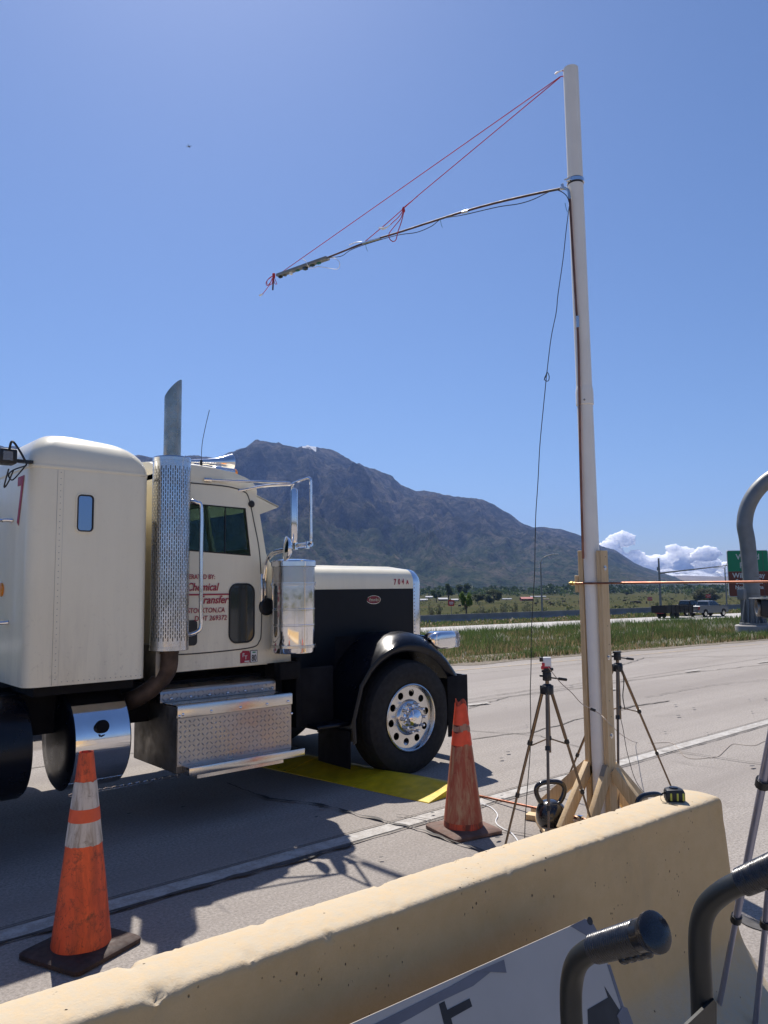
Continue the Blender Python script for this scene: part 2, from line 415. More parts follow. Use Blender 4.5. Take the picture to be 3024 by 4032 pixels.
def blades(name, N, urange, srange, hmul, wd, seed, dens=None, label='', cat=''):
    rg = np.random.default_rng(seed)
    u = rg.uniform(*urange, N); s = srange[0]+(srange[1]-srange[0])*rg.random(N)**(dens or 1)
    V = np.zeros((N*5, 3)); Fm = []; mi = np.zeros(N, int)
    keep = 0; faces = []
    for i in range(N):
        x, y = xy(u[i], s[i])
        pn = noise.fractal(Vector((x*.35, y*.35, 3)), 1, 2, 3); pn2 = noise.noise(Vector((x*.9, y*.9, 9)))
        dry = noise.noise(Vector((x*.22, y*.3, 20)))+.25*pn2
        near = s[i] < 1.6
        r = rg.random()
        if near and r < .45: m = 3 if r < .14 and pn2 > .05 else 2
        elif dry > -.2 and r < .6: m = 2
        elif r < .22: m = 2
        elif r < .58: m = 1
        else: m = 0
        if srange[0]+3 < s[i] and pn2 > .25 and r < .2: m = 3
        h = hmul*.78*(.24+.22*rg.random()+.30*max(-.5, pn)+.10*pn2)*(.55 if near else 1)*(.75 if m == 2 else 1)
        h = max(.05, h*(1.25 if m == 0 and pn > .15 else .85))
        a = rg.uniform(0, pi); ln = rg.uniform(.1, .5)*h; la = rg.uniform(0, 2*pi); z = zt(x, y)
        w = wd*(.7+.6*rg.random()); dx, dy = cos(a)*w/2, sin(a)*w/2
        lx, ly = cos(la)*ln, sin(la)*ln
        if m == 3:
            k = 5*i; V[k] = (x-dx*.3, y-dy*.3, z); V[k+1] = (x+dx*.3, y+dy*.3, z)
            V[k+2] = (x+lx*.6-dx*1.1, y+ly*.6-dy*1.1, z+h*.75); V[k+3] = (x+lx*.6+dx*1.1, y+ly*.6+dy*1.1, z+h*.75); V[k+4] = (x+lx, y+ly, z+h)
        else:
            k = 5*i; V[k] = (x-dx, y-dy, z); V[k+1] = (x+dx, y+dy, z)
            V[k+2] = (x+lx*.35-dx*.8, y+ly*.35-dy*.8, z+h*.55); V[k+3] = (x+lx*.35+dx*.8, y+ly*.35+dy*.8, z+h*.55); V[k+4] = (x+lx, y+ly, z+h)
        mi[i] = m
    me = bpy.data.meshes.new(name); me.vertices.add(N*5); me.vertices.foreach_set('co', V.ravel())
    k = np.arange(N)*5
    lo = np.stack([k, k+1, k+3, k+2, k+2, k+3, k+4], 1).ravel()
    me.loops.add(N*7); me.loops.foreach_set('vertex_index', lo)
    me.polygons.add(N*2); st = np.stack([np.arange(N)*7, np.arange(N)*7+4], 1).ravel(); me.polygons.foreach_set('loop_start', st)
    me.polygons.foreach_set('material_index', np.repeat(mi, 2))
    for m_ in GM: me.materials.append(m_)
    me.update(calc_edges=True)
    o = bpy.data.objects.new(name, me); COL.objects.link(o); tag(o, label, cat, kind='stuff'); return o
blades('verge_grass', 125000, (-6, 26), (.15, 12), 1.0, .016, 1, 1.25, 'tall green and dry roadside grass along the far pavement edge', 'grass')
blades('verge_grass', 26000, (-20, 70), (10, 37), .9, .07, 2, 1.1, 'rough grass sloping down towards the highway', 'grass')
blades('highway_edge_grass', 16000, (-20, 120), (48, 56.3), .9, .10, 4, 1., 'strip of short grass in front of the long concrete wall', 'grass')
blades('pasture_grass', 14000, (-30, 160), (58, 120), 1.0, .22, 5, 1.2, 'olive pasture grass beyond the long concrete wall', 'grass')

# ---- mountains
RG = [(-1500, 1900), (-700, 1800), (0, 1756), (250, 1772), (600, 1800), (722, 1794), (765, 1795), (841, 1805), (901, 1785), (971, 1757), (1010, 1734), (1047, 1734), (1070, 1746), (1102, 1745), (1167, 1762), (1210, 1754),
      (1232, 1759), (1308, 1769), (1351, 1796), (1405, 1823), (1460, 1845), (1535, 1867), (1573, 1905), (1639, 1934), (1682, 1932), (1742, 1948), (1796, 1954), (1850, 1962), (1904, 1967), (1959, 1997),
      (2018, 2030), (2056, 2062), (2100, 2077), (2143, 2075), (2219, 2086), (2284, 2108), (2328, 2127), (2379, 2155), (2418, 2163), (2461, 2191), (2496, 2215), (2536, 2233), (2579, 2246), (2632, 2263), (2684, 2281), (2736, 2294), (2850, 2306), (3300, 2318)]
def prof(pts):
    A = []
    for px, py in pts:
        r = ray(px, py); A.append((atan2(r.y, r.x), r.z/hypot(r.x, r.y)))
    A.sort(); return np.array([a for a, _ in A]), np.array([t for _, t in A])
def mountain(name, pts, rfun, t0, NA, NT_, amp, mat, az0, az1, back=1.3, fine=1., power=1.35, nscale=1/700.):
    A, T = prof(pts); mb = MB(); vs = []
    for i in range(NA):
        az = az0+(az1-az0)*i/(NA-1); te = float(np.interp(az, A, T)); R = rfun(az); H = te*R
        ca, sa = cos(az), sin(az)
        for j in range(NT_):
            t = j/(NT_-1)*back
            r = R*(t0+(1-t0)*t); x, y = ca*r, sa*r
            if t <= 1: base = H*(.10*t+.90*t**power)
            else: base = H*(1-1.1*(t-1))
            P = Vector((x*nscale, y*nscale, 0))
            rm = noise.ridged_multi_fractal(P, .9, 2.1, 5, 1., 2.)-1.0
            rm2 = noise.ridged_multi_fractal(P*3.7+Vector((3, 8, 0)), .8, 2.1, 5, 1., 2.)-1.0
            env = (4*t*(1-t) if t < 1 else 0)
            rs_ = noise.ridged_multi_fractal(Vector((az*R/430-1.9*t+.5*noise.noise(P*2), t*1.3, 5)), .8, 2.2, 5, 1., 2.)-1.0
            rs2 = noise.ridged_multi_fractal(Vector((az*R/130-4.5*t+.9*noise.noise(P*4), t*3.2, 9)), .8, 2.2, 4, 1., 2.)-1.0
            h = base+amp*H*env*(rm*.30+rm2*.16+rs_*.60+rs2*.28)+fine*H*.008*noise.fractal(P*40, .8, 2, 4)+fine*H*.012*noise.fractal(P*11, .8, 2, 3)*(1 if t > .8 else 0)*(1 if t > .15 else 0)
            if t < .97: h = min(h, te*r*.985+6)
            vs.append((x, y, h+1.7-(12 if j == 0 else 0)))
    mb.add(vs, [[i*NT_+j, i*NT_+j+1, (i+1)*NT_+j+1, (i+1)*NT_+j] for i in range(NA-1) for j in range(NT_-1)])
    o = mb.build(name, mat, smooth=70); tag(o, kind='structure'); return o
def mtn_mat():
    q = NT('mountain_slope'); z = q.n('SeparateXYZ'); q.l(q.coord(), z.inputs[0]); Z = z.outputs[2]
    n = q.noise(.004, 8, .68); n2 = q.noise(.018, 7, .7); n3 = q.noise(.0016, 4, .6); st = q.noise(.0055, 8, .72, src=q.map((1.2, .5, .5), (0, .5, .9)), dist=1.6)
    c = q.ramp(n2, [(.38, (.016, .019, .015)), (.5, (.036, .038, .028)), (.60, (.085, .08, .06))])
    low = q.ramp(n2, [(.35, (.026, .040, .022)), (.5, (.055, .078, .040)), (.64, (.12, .12, .075))])
    zl = q.ramp(q.math('ADD', q.math('DIVIDE', Z, 900.), q.math('MULTIPLY', q.math('SUBTRACT', n, .5), .5)), [(.12, 0.), (.36, 1.)])
    c = q.mix(zl, low, c)
    c = q.mix(q.ramp(st, [(.50, 0.), (.60, .8)]), c, (.15, .13, .10))  # tan rock streaks, their contrast also painting gully light and shade
    c = q.mix(q.ramp(n, [(.25, .7), (.42, 0.)]), c, (.022, .028, .020))
    dots = q.ramp(q.noise(.075, 4, .8), [(.38, .8), (.47, 0.)]); c = q.mix(dots, c, (.012, .018, .012))
    lit = q.ramp(q.noise(.05, 5, .75), [(.56, 0.), (.66, .45)]); c = q.mix(lit, c, (.13, .125, .09))  # paler patches paint lit slopes into the colour, apart from the sun
    az_ = q.math('ARCTAN2', z.outputs[1], z.outputs[0]); A1 = [atan2(ray(p_, 1770).y, ray(p_, 1770).x) for p_ in (1245, 1190, 872)]
    m1 = q.math('MULTIPLY', q.math('GREATER_THAN', az_, A1[0]), q.math('LESS_THAN', az_, A1[1])); m1 = q.math('MAXIMUM', m1, q.math('GREATER_THAN', az_, A1[2]))
    sn = q.math('MULTIPLY', m1, q.ramp(q.math('ADD', q.math('DIVIDE', Z, 880.), q.math('MULTIPLY', q.math('SUBTRACT', q.noise(.016, 6, .75), .5), .3)), [(.972, 0.), (.985, 1.)]))
    c = q.mix(sn, c, (.8, .82, .85))
    q.color(c); q.set(Roughness=1.); q.b.inputs['Specular IOR Level'].default_value = 0.
    q.bump(q.math('ADD', q.noise(.03, 8, .72), q.math('MULTIPLY', n, 2.)), 1., 40); return q.m
M_MTN = mtn_mat()
def rf(az): d = math.degrees(az); return 4700+max(0, 60-d)*40
mountain('mountain', RG, rf, .42, 620, 130, .26, M_MTN, radians(-2), radians(118))
q = NT('snow_peaks'); n = q.noise(.0022, 8, .75); q.color(q.ramp(n, [(.42, (.10, .11, .13)), (.52, (.75, .77, .8))])); q.set(Roughness=.9); q.bump(q.noise(.004, 7, .7), 1., 120)
mountain('snowy_range', [(2000, 2285), (2400, 2262), (2560, 2252), (2597, 2244), (2640, 2237), (2665, 2247), (2690, 2242), (2720, 2250), (2745, 2243), (2790, 2258), (2830, 2266), (2900, 2280), (3000, 2285), (3400, 2290)], lambda a: 7900, .75, 200, 40, .12, q.m, radians(8), radians(44), fine=1.5, back=1.1)
q = NT('bare_hill'); n = q.noise(.004, 7, .7); q.color(q.ramp(n, [(.35, (.10, .085, .065)), (.65, (.20, .165, .13))])); q.set(Roughness=.95); q.bump(q.noise(.02, 6, .7), 1., 20)
mountain('brown_hill', [(2400, 2300), (2500, 2276), (2620, 2268), (2700, 2266), (2780, 2269), (2867, 2270), (2950, 2272), (3030, 2268), (3300, 2265), (3900, 2285)], lambda a: 6500, .6, 160, 40, .1, q.m, radians(2), radians(38), fine=.8)

# ---- haze (closed box, clouds and sky outside)
mb = MB().box((-10500, -9500, -11), (10500, 9800, 1180))
hz = NT('haze_air'); hz.N.remove(hz.b); pv = hz.n('VolumePrincipled'); pv.inputs['Color'].default_value = (.30, .48, 1., 1)
pv.inputs['Density'].default_value = 5.2e-5; pv.inputs['Anisotropy'].default_value = .25
hz.l(pv.outputs[0], hz.N['Material Output'].inputs['Volume'])
tag(mb.build('haze', hz.m, smooth=0), 'thin blue haze over the valley', 'haze', kind='stuff')

# ---- cumulus bank low on the right
q = NT('cloud_white'); q.color((1., .97, .90)); q.set(Roughness=1., Subsurface_Weight=1., Subsurface_Radius=(1., 1., 1.), Subsurface_Scale=1100.); q.b.inputs['Specular IOR Level'].default_value = 0.
def cloud(spec, seed, dist, label):
    rnd = random.Random(seed); mb = MB()
    for (px, py, r, k) in spec:
        c = dep(px, py+38, dist)
        for i in range(k):
            o = Vector((rnd.gauss(0, 1), rnd.gauss(0, 1), rnd.gauss(0, .5)))*r*.8; rr = r*rnd.uniform(.45, .9)
            bm = bmesh.new(); bmesh.ops.create_icosphere(bm, subdivisions=5, radius=1); p = c+o
            vs = []
            for v in bm.verts:
                d = v.co.copy(); w = (p+d*rr)/rr
                disp = 1+.32*noise.fractal(w*1.9, .6, 2.2, 7)+.14*abs(noise.noise(w*6))
                vs.append(p+Vector((d.x*rr*1.25, d.y*rr*1.25, d.z*rr*.72))*disp)
            bm.verts.index_update(); mb.add(vs, [[v.index for v in f.verts] for f in bm.faces]); bm.free()
    o = mb.build('cloud', q.m, smooth=0, recalc=False)
    md = o.modifiers.new('r', 'REMESH'); md.mode = 'VOXEL'; md.voxel_size = 17; md.use_smooth_shade = True
    me = bpy.data.meshes.new_from_object(o.evaluated_get(bpy.context.evaluated_depsgraph_get())); o.modifiers.clear(); o.data = me
    tag(o, label, 'cloud', kind='stuff'); return o
DC = 17500
cloud([(2330, 2160, 230, 3), (2400, 2155, 300, 4), (2470, 2140, 280, 4), (2440, 2190, 330, 3), (2540, 2190, 330, 4), (2580, 2165, 250, 3), (2650, 2165, 260, 3), (2700, 2150, 240, 3), (2730, 2185, 260, 3),
       (2640, 2220, 300, 4), (2760, 2215, 300, 4), (2840, 2195, 260, 3), (2800, 2240, 330, 3), (2900, 2210, 240, 3), (2500, 2235, 330, 3), (2690, 2250, 330, 3)], 5, DC, 'bank of white cumulus low over the far valley on the right')
# ================================================================== SEMI TRUCK
CYT = 6.57
def cream():
    q = NT('cream_paint'); n = q.noise(1.1, 5); st = q.noise(7, 7, .7, src=q.map((1, 1, .10)), dist=.3); sp = q.noise(24, 6, .7)
    z = q.n('SeparateXYZ'); q.l(q.coord(), z.inputs[0])
    c = q.ramp(n, [(.3, (.83, .755, .565)), (.7, (.90, .83, .635))])
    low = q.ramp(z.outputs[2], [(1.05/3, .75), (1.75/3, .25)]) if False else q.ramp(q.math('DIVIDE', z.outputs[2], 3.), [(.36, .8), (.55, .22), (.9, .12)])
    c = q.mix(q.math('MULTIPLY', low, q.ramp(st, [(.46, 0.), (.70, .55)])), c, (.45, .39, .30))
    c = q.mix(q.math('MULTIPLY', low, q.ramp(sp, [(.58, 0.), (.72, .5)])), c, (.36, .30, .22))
    q.color(c); q.set(Roughness=q.ramp(q.noise(5, 4), [(.3, .28), (.7, .42)]), Coat_Weight=.4, Coat_Roughness=.1); q.bump(q.noise(1.6, 3), .12, .01); return q.m
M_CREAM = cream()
M_NAVY = simple('navy_paint', (.004, .0055, .011), .30, var=.3, vs=4, bstr=.0, coat=.12, spec=.28, rv=.05)
M_NAVY2 = simple('navy_panel', (.004, .0065, .011), .4, var=.3, vs=4, bstr=.0, coat=.0, spec=.22, rv=.05)
M_CHROME = simple('chrome', (.82, .82, .84), .10, 1., var=.05, vs=8, bs=5, bstr=.04, bd=.006, rv=.05)
M_SHIELD = simple('heat_shield_chrome', (.62, .63, .66), .2, 1., var=.2, vs=6, bs=12, bstr=.06, bd=.004, rv=.1)
M_ALU = simple('polished_aluminium', (.66, .65, .64), .22, 1., var=.08, vs=3, bs=4, bstr=.03, rv=.08)
M_TREAD = simple('tread_plate', (.46, .445, .43), .34, 1., var=.15, vs=3, bs=9, bstr=.03, rv=.1)
M_DULL = simple('dull_aluminium', (.30, .28, .25), .5, .9, var=.5, vs=5, bs=30, bstr=.15)
M_STEEL = simple('stack_steel', (.46, .41, .34), .28, 1., var=.45, vs=5, bs=30, bstr=.06, rv=.12)
M_RUST = simple('burnt_steel', (.11, .075, .055), .6, .6, var=.5, vs=9, bs=50, bstr=.3)
M_RUB = simple('tyre_rubber', (.012, .0115, .012), .8, var=.3, vs=10, bs=80, bstr=.2)
M_BLK = simple('black_plastic', (.016, .016, .017), .45, var=.2, vs=10)
M_FRAME = simple('chassis_black', (.010, .010, .012), .7, var=.4, vs=5, spec=.15)
M_SEAM = simple('dark_seam', (.05, .045, .042), .7)
M_RIVET = simple('rivet_heads', (.42, .385, .33), .5)
M_RED = simple('red_lettering', (.38, .02, .05), .5, var=.15)
M_WHITE = simple('white_plastic', (.75, .75, .74), .4, var=.05)
M_AMBER = simple('amber_lens', (.85, .28, .02), .2, var=.1, coat=.5)
M_BLUEREF = simple('dark_cloth', (.03, .03, .035), .9)
q = NT('tinted_glass'); q.set(Base_Color=(.30, .42, .42, 1), Roughness=.02, Transmission_Weight=1., IOR=1.15); q.b.inputs['Specular IOR Level'].default_value = .9; M_GLASS = q.m
q = NT('clear_lens'); q.set(Base_Color=(.85, .86, .88, 1), Roughness=.12, Transmission_Weight=.85, IOR=1.4); M_LENS = q.m
q = NT('mirror_glass'); q.set(Base_Color=(.75, .78, .8, 1), Roughness=.03, Metallic=1.); M_MIRR = q.m
q = NT('dark_glass'); q.color((.010, .022, .028)); q.set(Roughness=.08, Coat_Weight=.6, Coat_Roughness=.03); M_DGLASS = q.m
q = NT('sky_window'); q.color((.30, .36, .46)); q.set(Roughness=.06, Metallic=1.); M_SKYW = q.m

TR = thing('semi_truck', (4.95, CYT, 0), 'cream and dark blue conventional semi truck tractor with chrome exhaust stack', 'truck')
def Y(w): return CYT-w

# --- sleeper
def rr_ring(x0, x1, y0, y1, r, z, n=6, slope=0.):
    return [(px, py, z-slope*(px-1.9)) for px, py in rrect(x0, y0, x1, y1, r, n)]
mb = MB(); rings = []
XR, XF, HW = 1.56, 2.405, 1.15
for z in (1.075, 1.09, 1.5, 2.0, 2.4, 2.55): rings.append(rr_ring(XR, XF, CYT-HW, CYT+HW, .09, z))
for i in range(1, 9):
    a = radians(90*i/8); d = .25*(1-cos(a)); z = 2.55+.27*sin(a)
    rings.append(rr_ring(XR+d, XF-d*.85, CYT-HW+d, CYT+HW-d, .09+d*.25, z, slope=.07*sin(a)))
rings.append(rr_ring(XR+.40, XF-.36, CYT-.5, CYT+.5, .03, 2.875, slope=.07))
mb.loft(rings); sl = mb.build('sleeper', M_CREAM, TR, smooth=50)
mb = MB(); mb.mi = 0
ring = lambda z, d: rr_ring(XR-d, XF+d, CYT-HW-d, CYT+HW+d, .09+d, z)
mb.loft([ring(2.545, .001), ring(2.55, .0035), ring(2.566, .0035), ring(2.571, .001)], caps=False)
mb.box((1.735, CYT-HW-.0022, 1.08), (1.775, CYT-HW+.002, 2.54))
mb.build('seam_strip', M_CREAM, sl)
mb = MB()
for i in range(34):
    mb.lathe([(0, 0), (.0034, .001), (.0034, .0025), (0, .003)], (1.755, CYT-HW-.0022, 1.12+i*.0425), (0, -1, 0), 6)
for i in range(16): mb.lathe([(0, 0), (.0035, .001), (.0035, .003), (0, .004)], (1.80+i*.037, CYT-HW, 1.10), (0, -1, 0), 6)
merge(sl, mb, M_RIVET)
mb = MB(); mb.tube([(1.70, CYT-HW-.0005, 2.5475), (2.36, CYT-HW-.0005, 2.5475)], .0015, 5); mb.tube([(1.7345, CYT-HW-.0005, 1.08), (1.7345, CYT-HW-.0005, 2.54)], .0016, 5); mb.tube([(1.7755, CYT-HW-.0005, 1.08), (1.7755, CYT-HW-.0005, 2.54)], .0012, 5); merge(sl, mb, M_RIVET)
wn = [ony(px, py, 5.42) for px, py in ((303, 2090), (367, 1953))]
mb = MB(); a, b = wn; mb.plate(rrect(a.x-.014, a.z-.014, b.x+.014, b.z+.014, .035), [rrect(a.x, a.z, b.x, b.z, .025)], o=(0, 5.412, 0), t=.012)
wf = mb.build('window', M_CREAM, sl)
mb = MB(); mb.tube([(x_, 5.411, z_) for x_, z_ in rrect(a.x, a.z, b.x, b.z, .025)], .005, 6, closed=True); mb.build('window_gasket', M_SEAM, wf)
mb = MB(); mb.plate(rrect(a.x-.004, a.z-.004, b.x+.004, b.z+.004, .025), o=(0, 5.417, 0), t=.004); mb.build('pane', M_SKYW, wf)
# back wall fittings
mb = MB(); text_mb(mb, '7', (XR-.004, 5.71, 2.18), (0, -1, 0), (0, 0, 1), .46, bold=.01, sx=.62); mb.build('number', M_RED, sl)
p0 = onx(0, 2052, 1.50); p1 = onx(0, 2452, 1.50)
mb = MB(); mb.tube(smoothpath([(XR, p0.y-.10, p0.z+.0), (1.50, p0.y-.06, p0.z), (1.48, p0.y, p0.z-.05), (1.48, p0.y, p1.z+.05), (1.50, p0.y-.05, p1.z), (XR, p0.y-.08, p1.z)], 5), .013, 8); mb.build('grab_handle', M_CHROME, TR)
c = onx(-4, 2322, 1.54); mb = MB().lathe([(.05, 0), (.05, .015), (.03, .025), (0, .028)], (XR, c.y, c.z), (-1, 0, 0), 16); mb.build('marker_light', M_AMBER, TR)
c = onx(22, 1795, 1.40); mb = MB(); mb.box((1.36, c.y-.02, c.z-.05), (1.47, c.y+.10, c.z+.05), .012); mb.box((XR-.11, c.y+.02, c.z-.03), (XR+.02, c.y+.06, c.z-.01))
wl = mb.build('work_lamp', M_BLK, TR)
mb = MB(); mb.box((1.352, c.y, c.z-.038), (1.359, c.y+.085, c.z+.038), .003); mb.box((1.38, c.y-.024, c.z-.03), (1.44, c.y-.021, c.z+.03)); mb.build('lens', M_LENS, wl)
mb = MB(); e = onx(85, 1805, 1.5)
mb.tube(smoothpath([(1.42, c.y, c.z+.02), (1.42, c.y-.06, c.z+.09), (1.46, c.y-.09, c.z+.03), (1.5, c.y-.12, c.z-.06)], 6), .008, 6)
mb.tube(smoothpath([(1.5, c.y-.12, c.z-.06), (1.47, c.y-.06, c.z-.12), (1.44, c.y-.02, c.z-.16), (1.43, c.y+.03, c.z-.12), (1.45, c.y-.02, c.z-.09), (1.5, c.y-.11, c.z-.07)], 6), .005, 6)
mb.tube(smoothpath([(1.43, c.y+.03, c.z-.08), (1.42, c.y+.06, c.z-.16), (1.42, c.y+.08, c.z-.20), (1.43, c.y+.03, c.z-.17), (1.45, c.y-.01, c.z-.09)], 6), .005, 6)
mb.build('lamp_cable', M_BLK, TR)
mb = MB(); mb.box((XR+.1, CYT-1.02, 1.0), (XF-.05, CYT+1.02, 1.074)); mb.build('sleeper_floor', M_FRAME, TR)

# --- cab shell
mb = MB()
side = [(2.55, 1.07), (3.815, 1.085), (3.80, 1.30), (3.63, 1.90), (3.59, 1.947), (3.556, 2.018), (3.456, 2.545), (3.40, 2.60), (3.30, 2.62), (3.065, 2.645), (2.855, 2.655), (2.55, 2.63)]
whole = [(2.70, 2.03), (3.401, 1.993), (3.349, 2.387), (2.70, 2.40)]
mb.plate(side, [whole], o=(0, Y(.91), 0), t=.035)
mb.plate(side, [whole], o=(0, Y(-.875), 0), t=.035)
mb.box((2.55, Y(.87), 1.07), (2.58, Y(-.87), 2.62)); mb.box((2.58, Y(.87), 1.07), (3.6, Y(-.87), 1.12))
# roof
st = [(2.55, 2.63, 1.), (2.70, 2.652, 1.), (2.9, 2.655, 1.), (3.1, 2.645, .97), (3.25, 2.628, .88), (3.35, 2.606, .72), (3.42, 2.585, .45), (3.462, 2.545, .1)]
cs = [(.912, -.05, 0), (.914, 0, 0), (.90, .03, .25), (.86, .0, .52), (.78, 0, .75), (.6, 0, .93), (.3, 0, 1.), (0, 0, 1.02)]
rings = []
for x, ze, k in st:
    L = [(x, Y(w), ze+dz*(1 if i < 3 else 0)+.125*k*cr) for i, (w, dz, cr) in enumerate(cs)]
    R_ = [(x, 2*CYT-p[1], p[2]) for p in L[:-1]][::-1]
    rings.append(L+R_)
mb.loft(rings, closed=False, caps=False)
n = len(rings[0]); mb.add(rings[0], [list(range(n))])
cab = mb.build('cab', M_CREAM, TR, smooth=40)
# windscreen frame and glass
mb = MB(); v = Vector((3.456-3.556, 0, 2.56-2.018)); vl = v.length; v.normalize()
hol = [rrect(CYT-.83, .05, CYT-.03, vl-.07, .05), rrect(CYT+.03, .05, CYT+.83, vl-.07, .05)]
mb.plate([(CYT-.88, -.02), (CYT+.88, -.02), (CYT+.88, vl), (CYT-.88, vl)], hol, o=(3.560, 0, 2.018), u=(0, 1, 0), v=v, t=.03)
fr = mb.build('windscreen_frame', M_CREAM, TR)
for y0, y1 in ((CYT-.84, CYT-.02), (CYT+.02, CYT+.84)):
    mb = MB(); mb.plate(rrect(y0, .04, y1, vl-.06, .05), o=(3.545, 0, 2.018), u=(0, 1, 0), v=v, t=.006); mb.build('windscreen', M_GLASS, fr)
mb = MB()
mb.plate([(3.40, 1.08), (3.812, 1.087), (3.797, 1.30), (3.62, 1.90), (3.585, 1.95), (3.552, 2.015), (3.40, 2.015)], o=(0, Y(.873), 0), t=1.746)
mb.build('cowl', M_CREAM, TR)
# visor
mb = MB(); tp = [(3.455, 2.525), (3.70, 2.435), (3.705, 2.425), (3.695, 2.423), (3.455, 2.513)]
mb.plate(tp, o=(0, Y(.88), 0), t=1.76)
for w in (.88, -.868): mb.plate([(3.465, 2.515), (3.70, 2.428), (3.69, 2.418), (3.51, 2.35)], o=(0, Y(w), 0), t=.012)
mb.build('sun_visor', M_CREAM, TR)
# door: near side seams, window, peep window, handle, lettering
def door(w, sgn):
    yy = Y(w); mb = MB()
    dp = [(2.70, 2.565), (3.114, 2.564), (3.25, 2.553), (3.32, 2.535), (3.377, 2.49), (3.436, 2.269), (3.493, 1.995), (3.512, 1.6), (3.509, 1.334), (3.49, 1.27), (3.435, 1.228), (3.2, 1.212), (2.882, 1.206), (2.70, 1.21)]
    path = smoothpath([(a, 0, b) for a, b in dp], 5)
    P2 = [(p.x, p.z) for p in path]
    mb.plate([(a, b) for a, b in P2], [whole], o=(0, yy, 0), t=.004*sgn)
    d = mb.build('door', M_CREAM, TR, smooth=30)
    mb = MB(); mb.tube([(p.x, yy+sgn*.001, p.z) for p in path], .0055, 6); mb.build('door_seal', M_SEAM, d)
    mb = MB(); mb.plate([(a, b) for a, b in [(2.70, 2.03), (3.401, 1.993), (3.349, 2.387), (2.70, 2.40)]], o=(0, yy+sgn*.012, 0), t=.005*sgn); mb.build('side_window', M_GLASS, d)
    mb = MB(); wo_ = [(2.70, 2.03), (3.401, 1.993), (3.349, 2.387), (2.70, 2.40)]
    mb.tube([(a, yy+sgn*.003, b) for a, b in wo_], .007, 6, closed=True)
    mb.tube([(3.16, yy+sgn*.004, 2.012), (3.16, yy+sgn*.004, 2.39)], .006, 6); mb.build('window_trim', M_BLK, d)
    mb = MB(); pp = rrect(3.205, 1.272, 3.435, 1.752, .07, 7); mb.plate(pp, o=(0, yy-sgn*.006, 0), t=.004*sgn); pw = mb.build('peep_window', M_DGLASS, d)
    mb = MB(); mb.tube([(a, yy-sgn*.005, b) for a, b in pp], .008, 6, closed=True); mb.build('rubber_trim', M_BLK, pw)
    mb = MB(); mb.plate(rrect(2.82, 1.27, 2.915, 1.47, .03), o=(0, yy-sgn*.008, 0), t=.005*sgn); mb.build('door_handle', M_BLK, d)
    return d
d1 = door(.914, 1); d2 = door(-.914, -1)
mb = MB(); ty = Y(.914)-.008; ux, uz = (1, 0, 0), (0, 0, 1)
text_mb(mb, 'OPERATED BY:', (3.068, ty, 1.795), ux, uz, .052, align='RIGHT', sx=.85, bold=.0006)
text_mb(mb, 'Chemical', (3.095, ty, 1.702), ux, uz, .088, align='RIGHT', sx=.85, shear=.28, bold=.0012)
mb.box((2.62, ty-.001, 1.664), (3.195, ty+.001, 1.676))
text_mb(mb, 'Transfer', (3.185, ty, 1.598), ux, uz, .088, align='RIGHT', sx=.90, shear=.28, bold=.0012)
text_mb(mb, 'STOCKTON,CA', (3.158, ty, 1.525), ux, uz, .056, align='RIGHT', sx=.84, shear=.1, bold=.0004)
text_mb(mb, 'DOT 269372', (3.178, ty, 1.462), ux, uz, .056, align='RIGHT', sx=.95, shear=.1, bold=.0004)
mb.build('lettering', M_RED, d1, smooth=0)
mb = MB(); a = ony(945, 2612, 5.66); b = ony(986, 2560, 5.66)
mb.plate([(a.x, a.z), (b.x, a.z+.004), (b.x-.004, b.z-.03), (b.x-.012, b.z-.004), (a.x+.02, b.z), (a.x+.018, b.z-.01), (a.x, b.z-.02)], o=(0, Y(.91)-.003, 0), t=.002); fs = mb.build('sticker', M_RED, cab, smooth=0)
mb = MB(); text_mb(mb, 'F', (a.x+.018, Y(.91)-.006, a.z+.05), ux, uz, .045); text_mb(mb, 'T', (a.x+.038, Y(.91)-.006, a.z+.03), ux, uz, .045); mb.box((a.x+.04, Y(.91)-.0065, a.z+.008), (a.x+.085, Y(.91)-.005, a.z+.018)); mb.build('sticker_letters', M_WHITE, fs, smooth=0)
a = ony(984, 2609, 5.66); b = ony(1013, 2559, 5.66)
mb = MB(); mb.plate([(a.x, a.z), (b.x, a.z), (b.x, b.z), (a.x, b.z)], o=(0, Y(.91)-.003, 0), t=.002); st_ = mb.build('sticker', M_BLK, cab, smooth=0)
mb = MB(); mb.plate([(a.x+.005, a.z+.005), (b.x-.005, a.z+.005), (b.x-.005, b.z-.005), (a.x+.005, b.z-.005)], o=(0, Y(.91)-.005, 0), t=.001); mb.build('sticker_face', M_WHITE, st_, smooth=0)
mb = MB(); text_mb(mb, '80', ((a.x+b.x)/2, Y(.91)-.007, a.z+.012), ux, uz, .075, align='CENTER', sx=.62, bold=.001); mb.build('sticker_number', M_BLK, st_, smooth=0)
M_GRN = simple('green_print', (.02, .25, .12), .5)
mb = MB(); mb.box(((a.x+b.x)/2-.014, Y(.91)-.0065, b.z-.022), ((a.x+b.x)/2+.016, Y(.91)-.0055, b.z-.012)); mb.build('sticker_mark', M_GRN, st_, smooth=0)
mb = MB().lathe([(.028, 0), (.030, .012), (.02, .022), (0, .024)], (3.405, Y(.912), 2.43), (0, -1, 0), 14); mb.build('side_lamp', M_BLK, TR)
mb = MB()
for i in range(26): mb.lathe([(0, 0), (.004, .001), (.004, .003), (0, .004)], (2.75+i*.04, Y(.91), 1.10), (0, -1, 0), 6)
merge(cab, mb, M_CREAM)
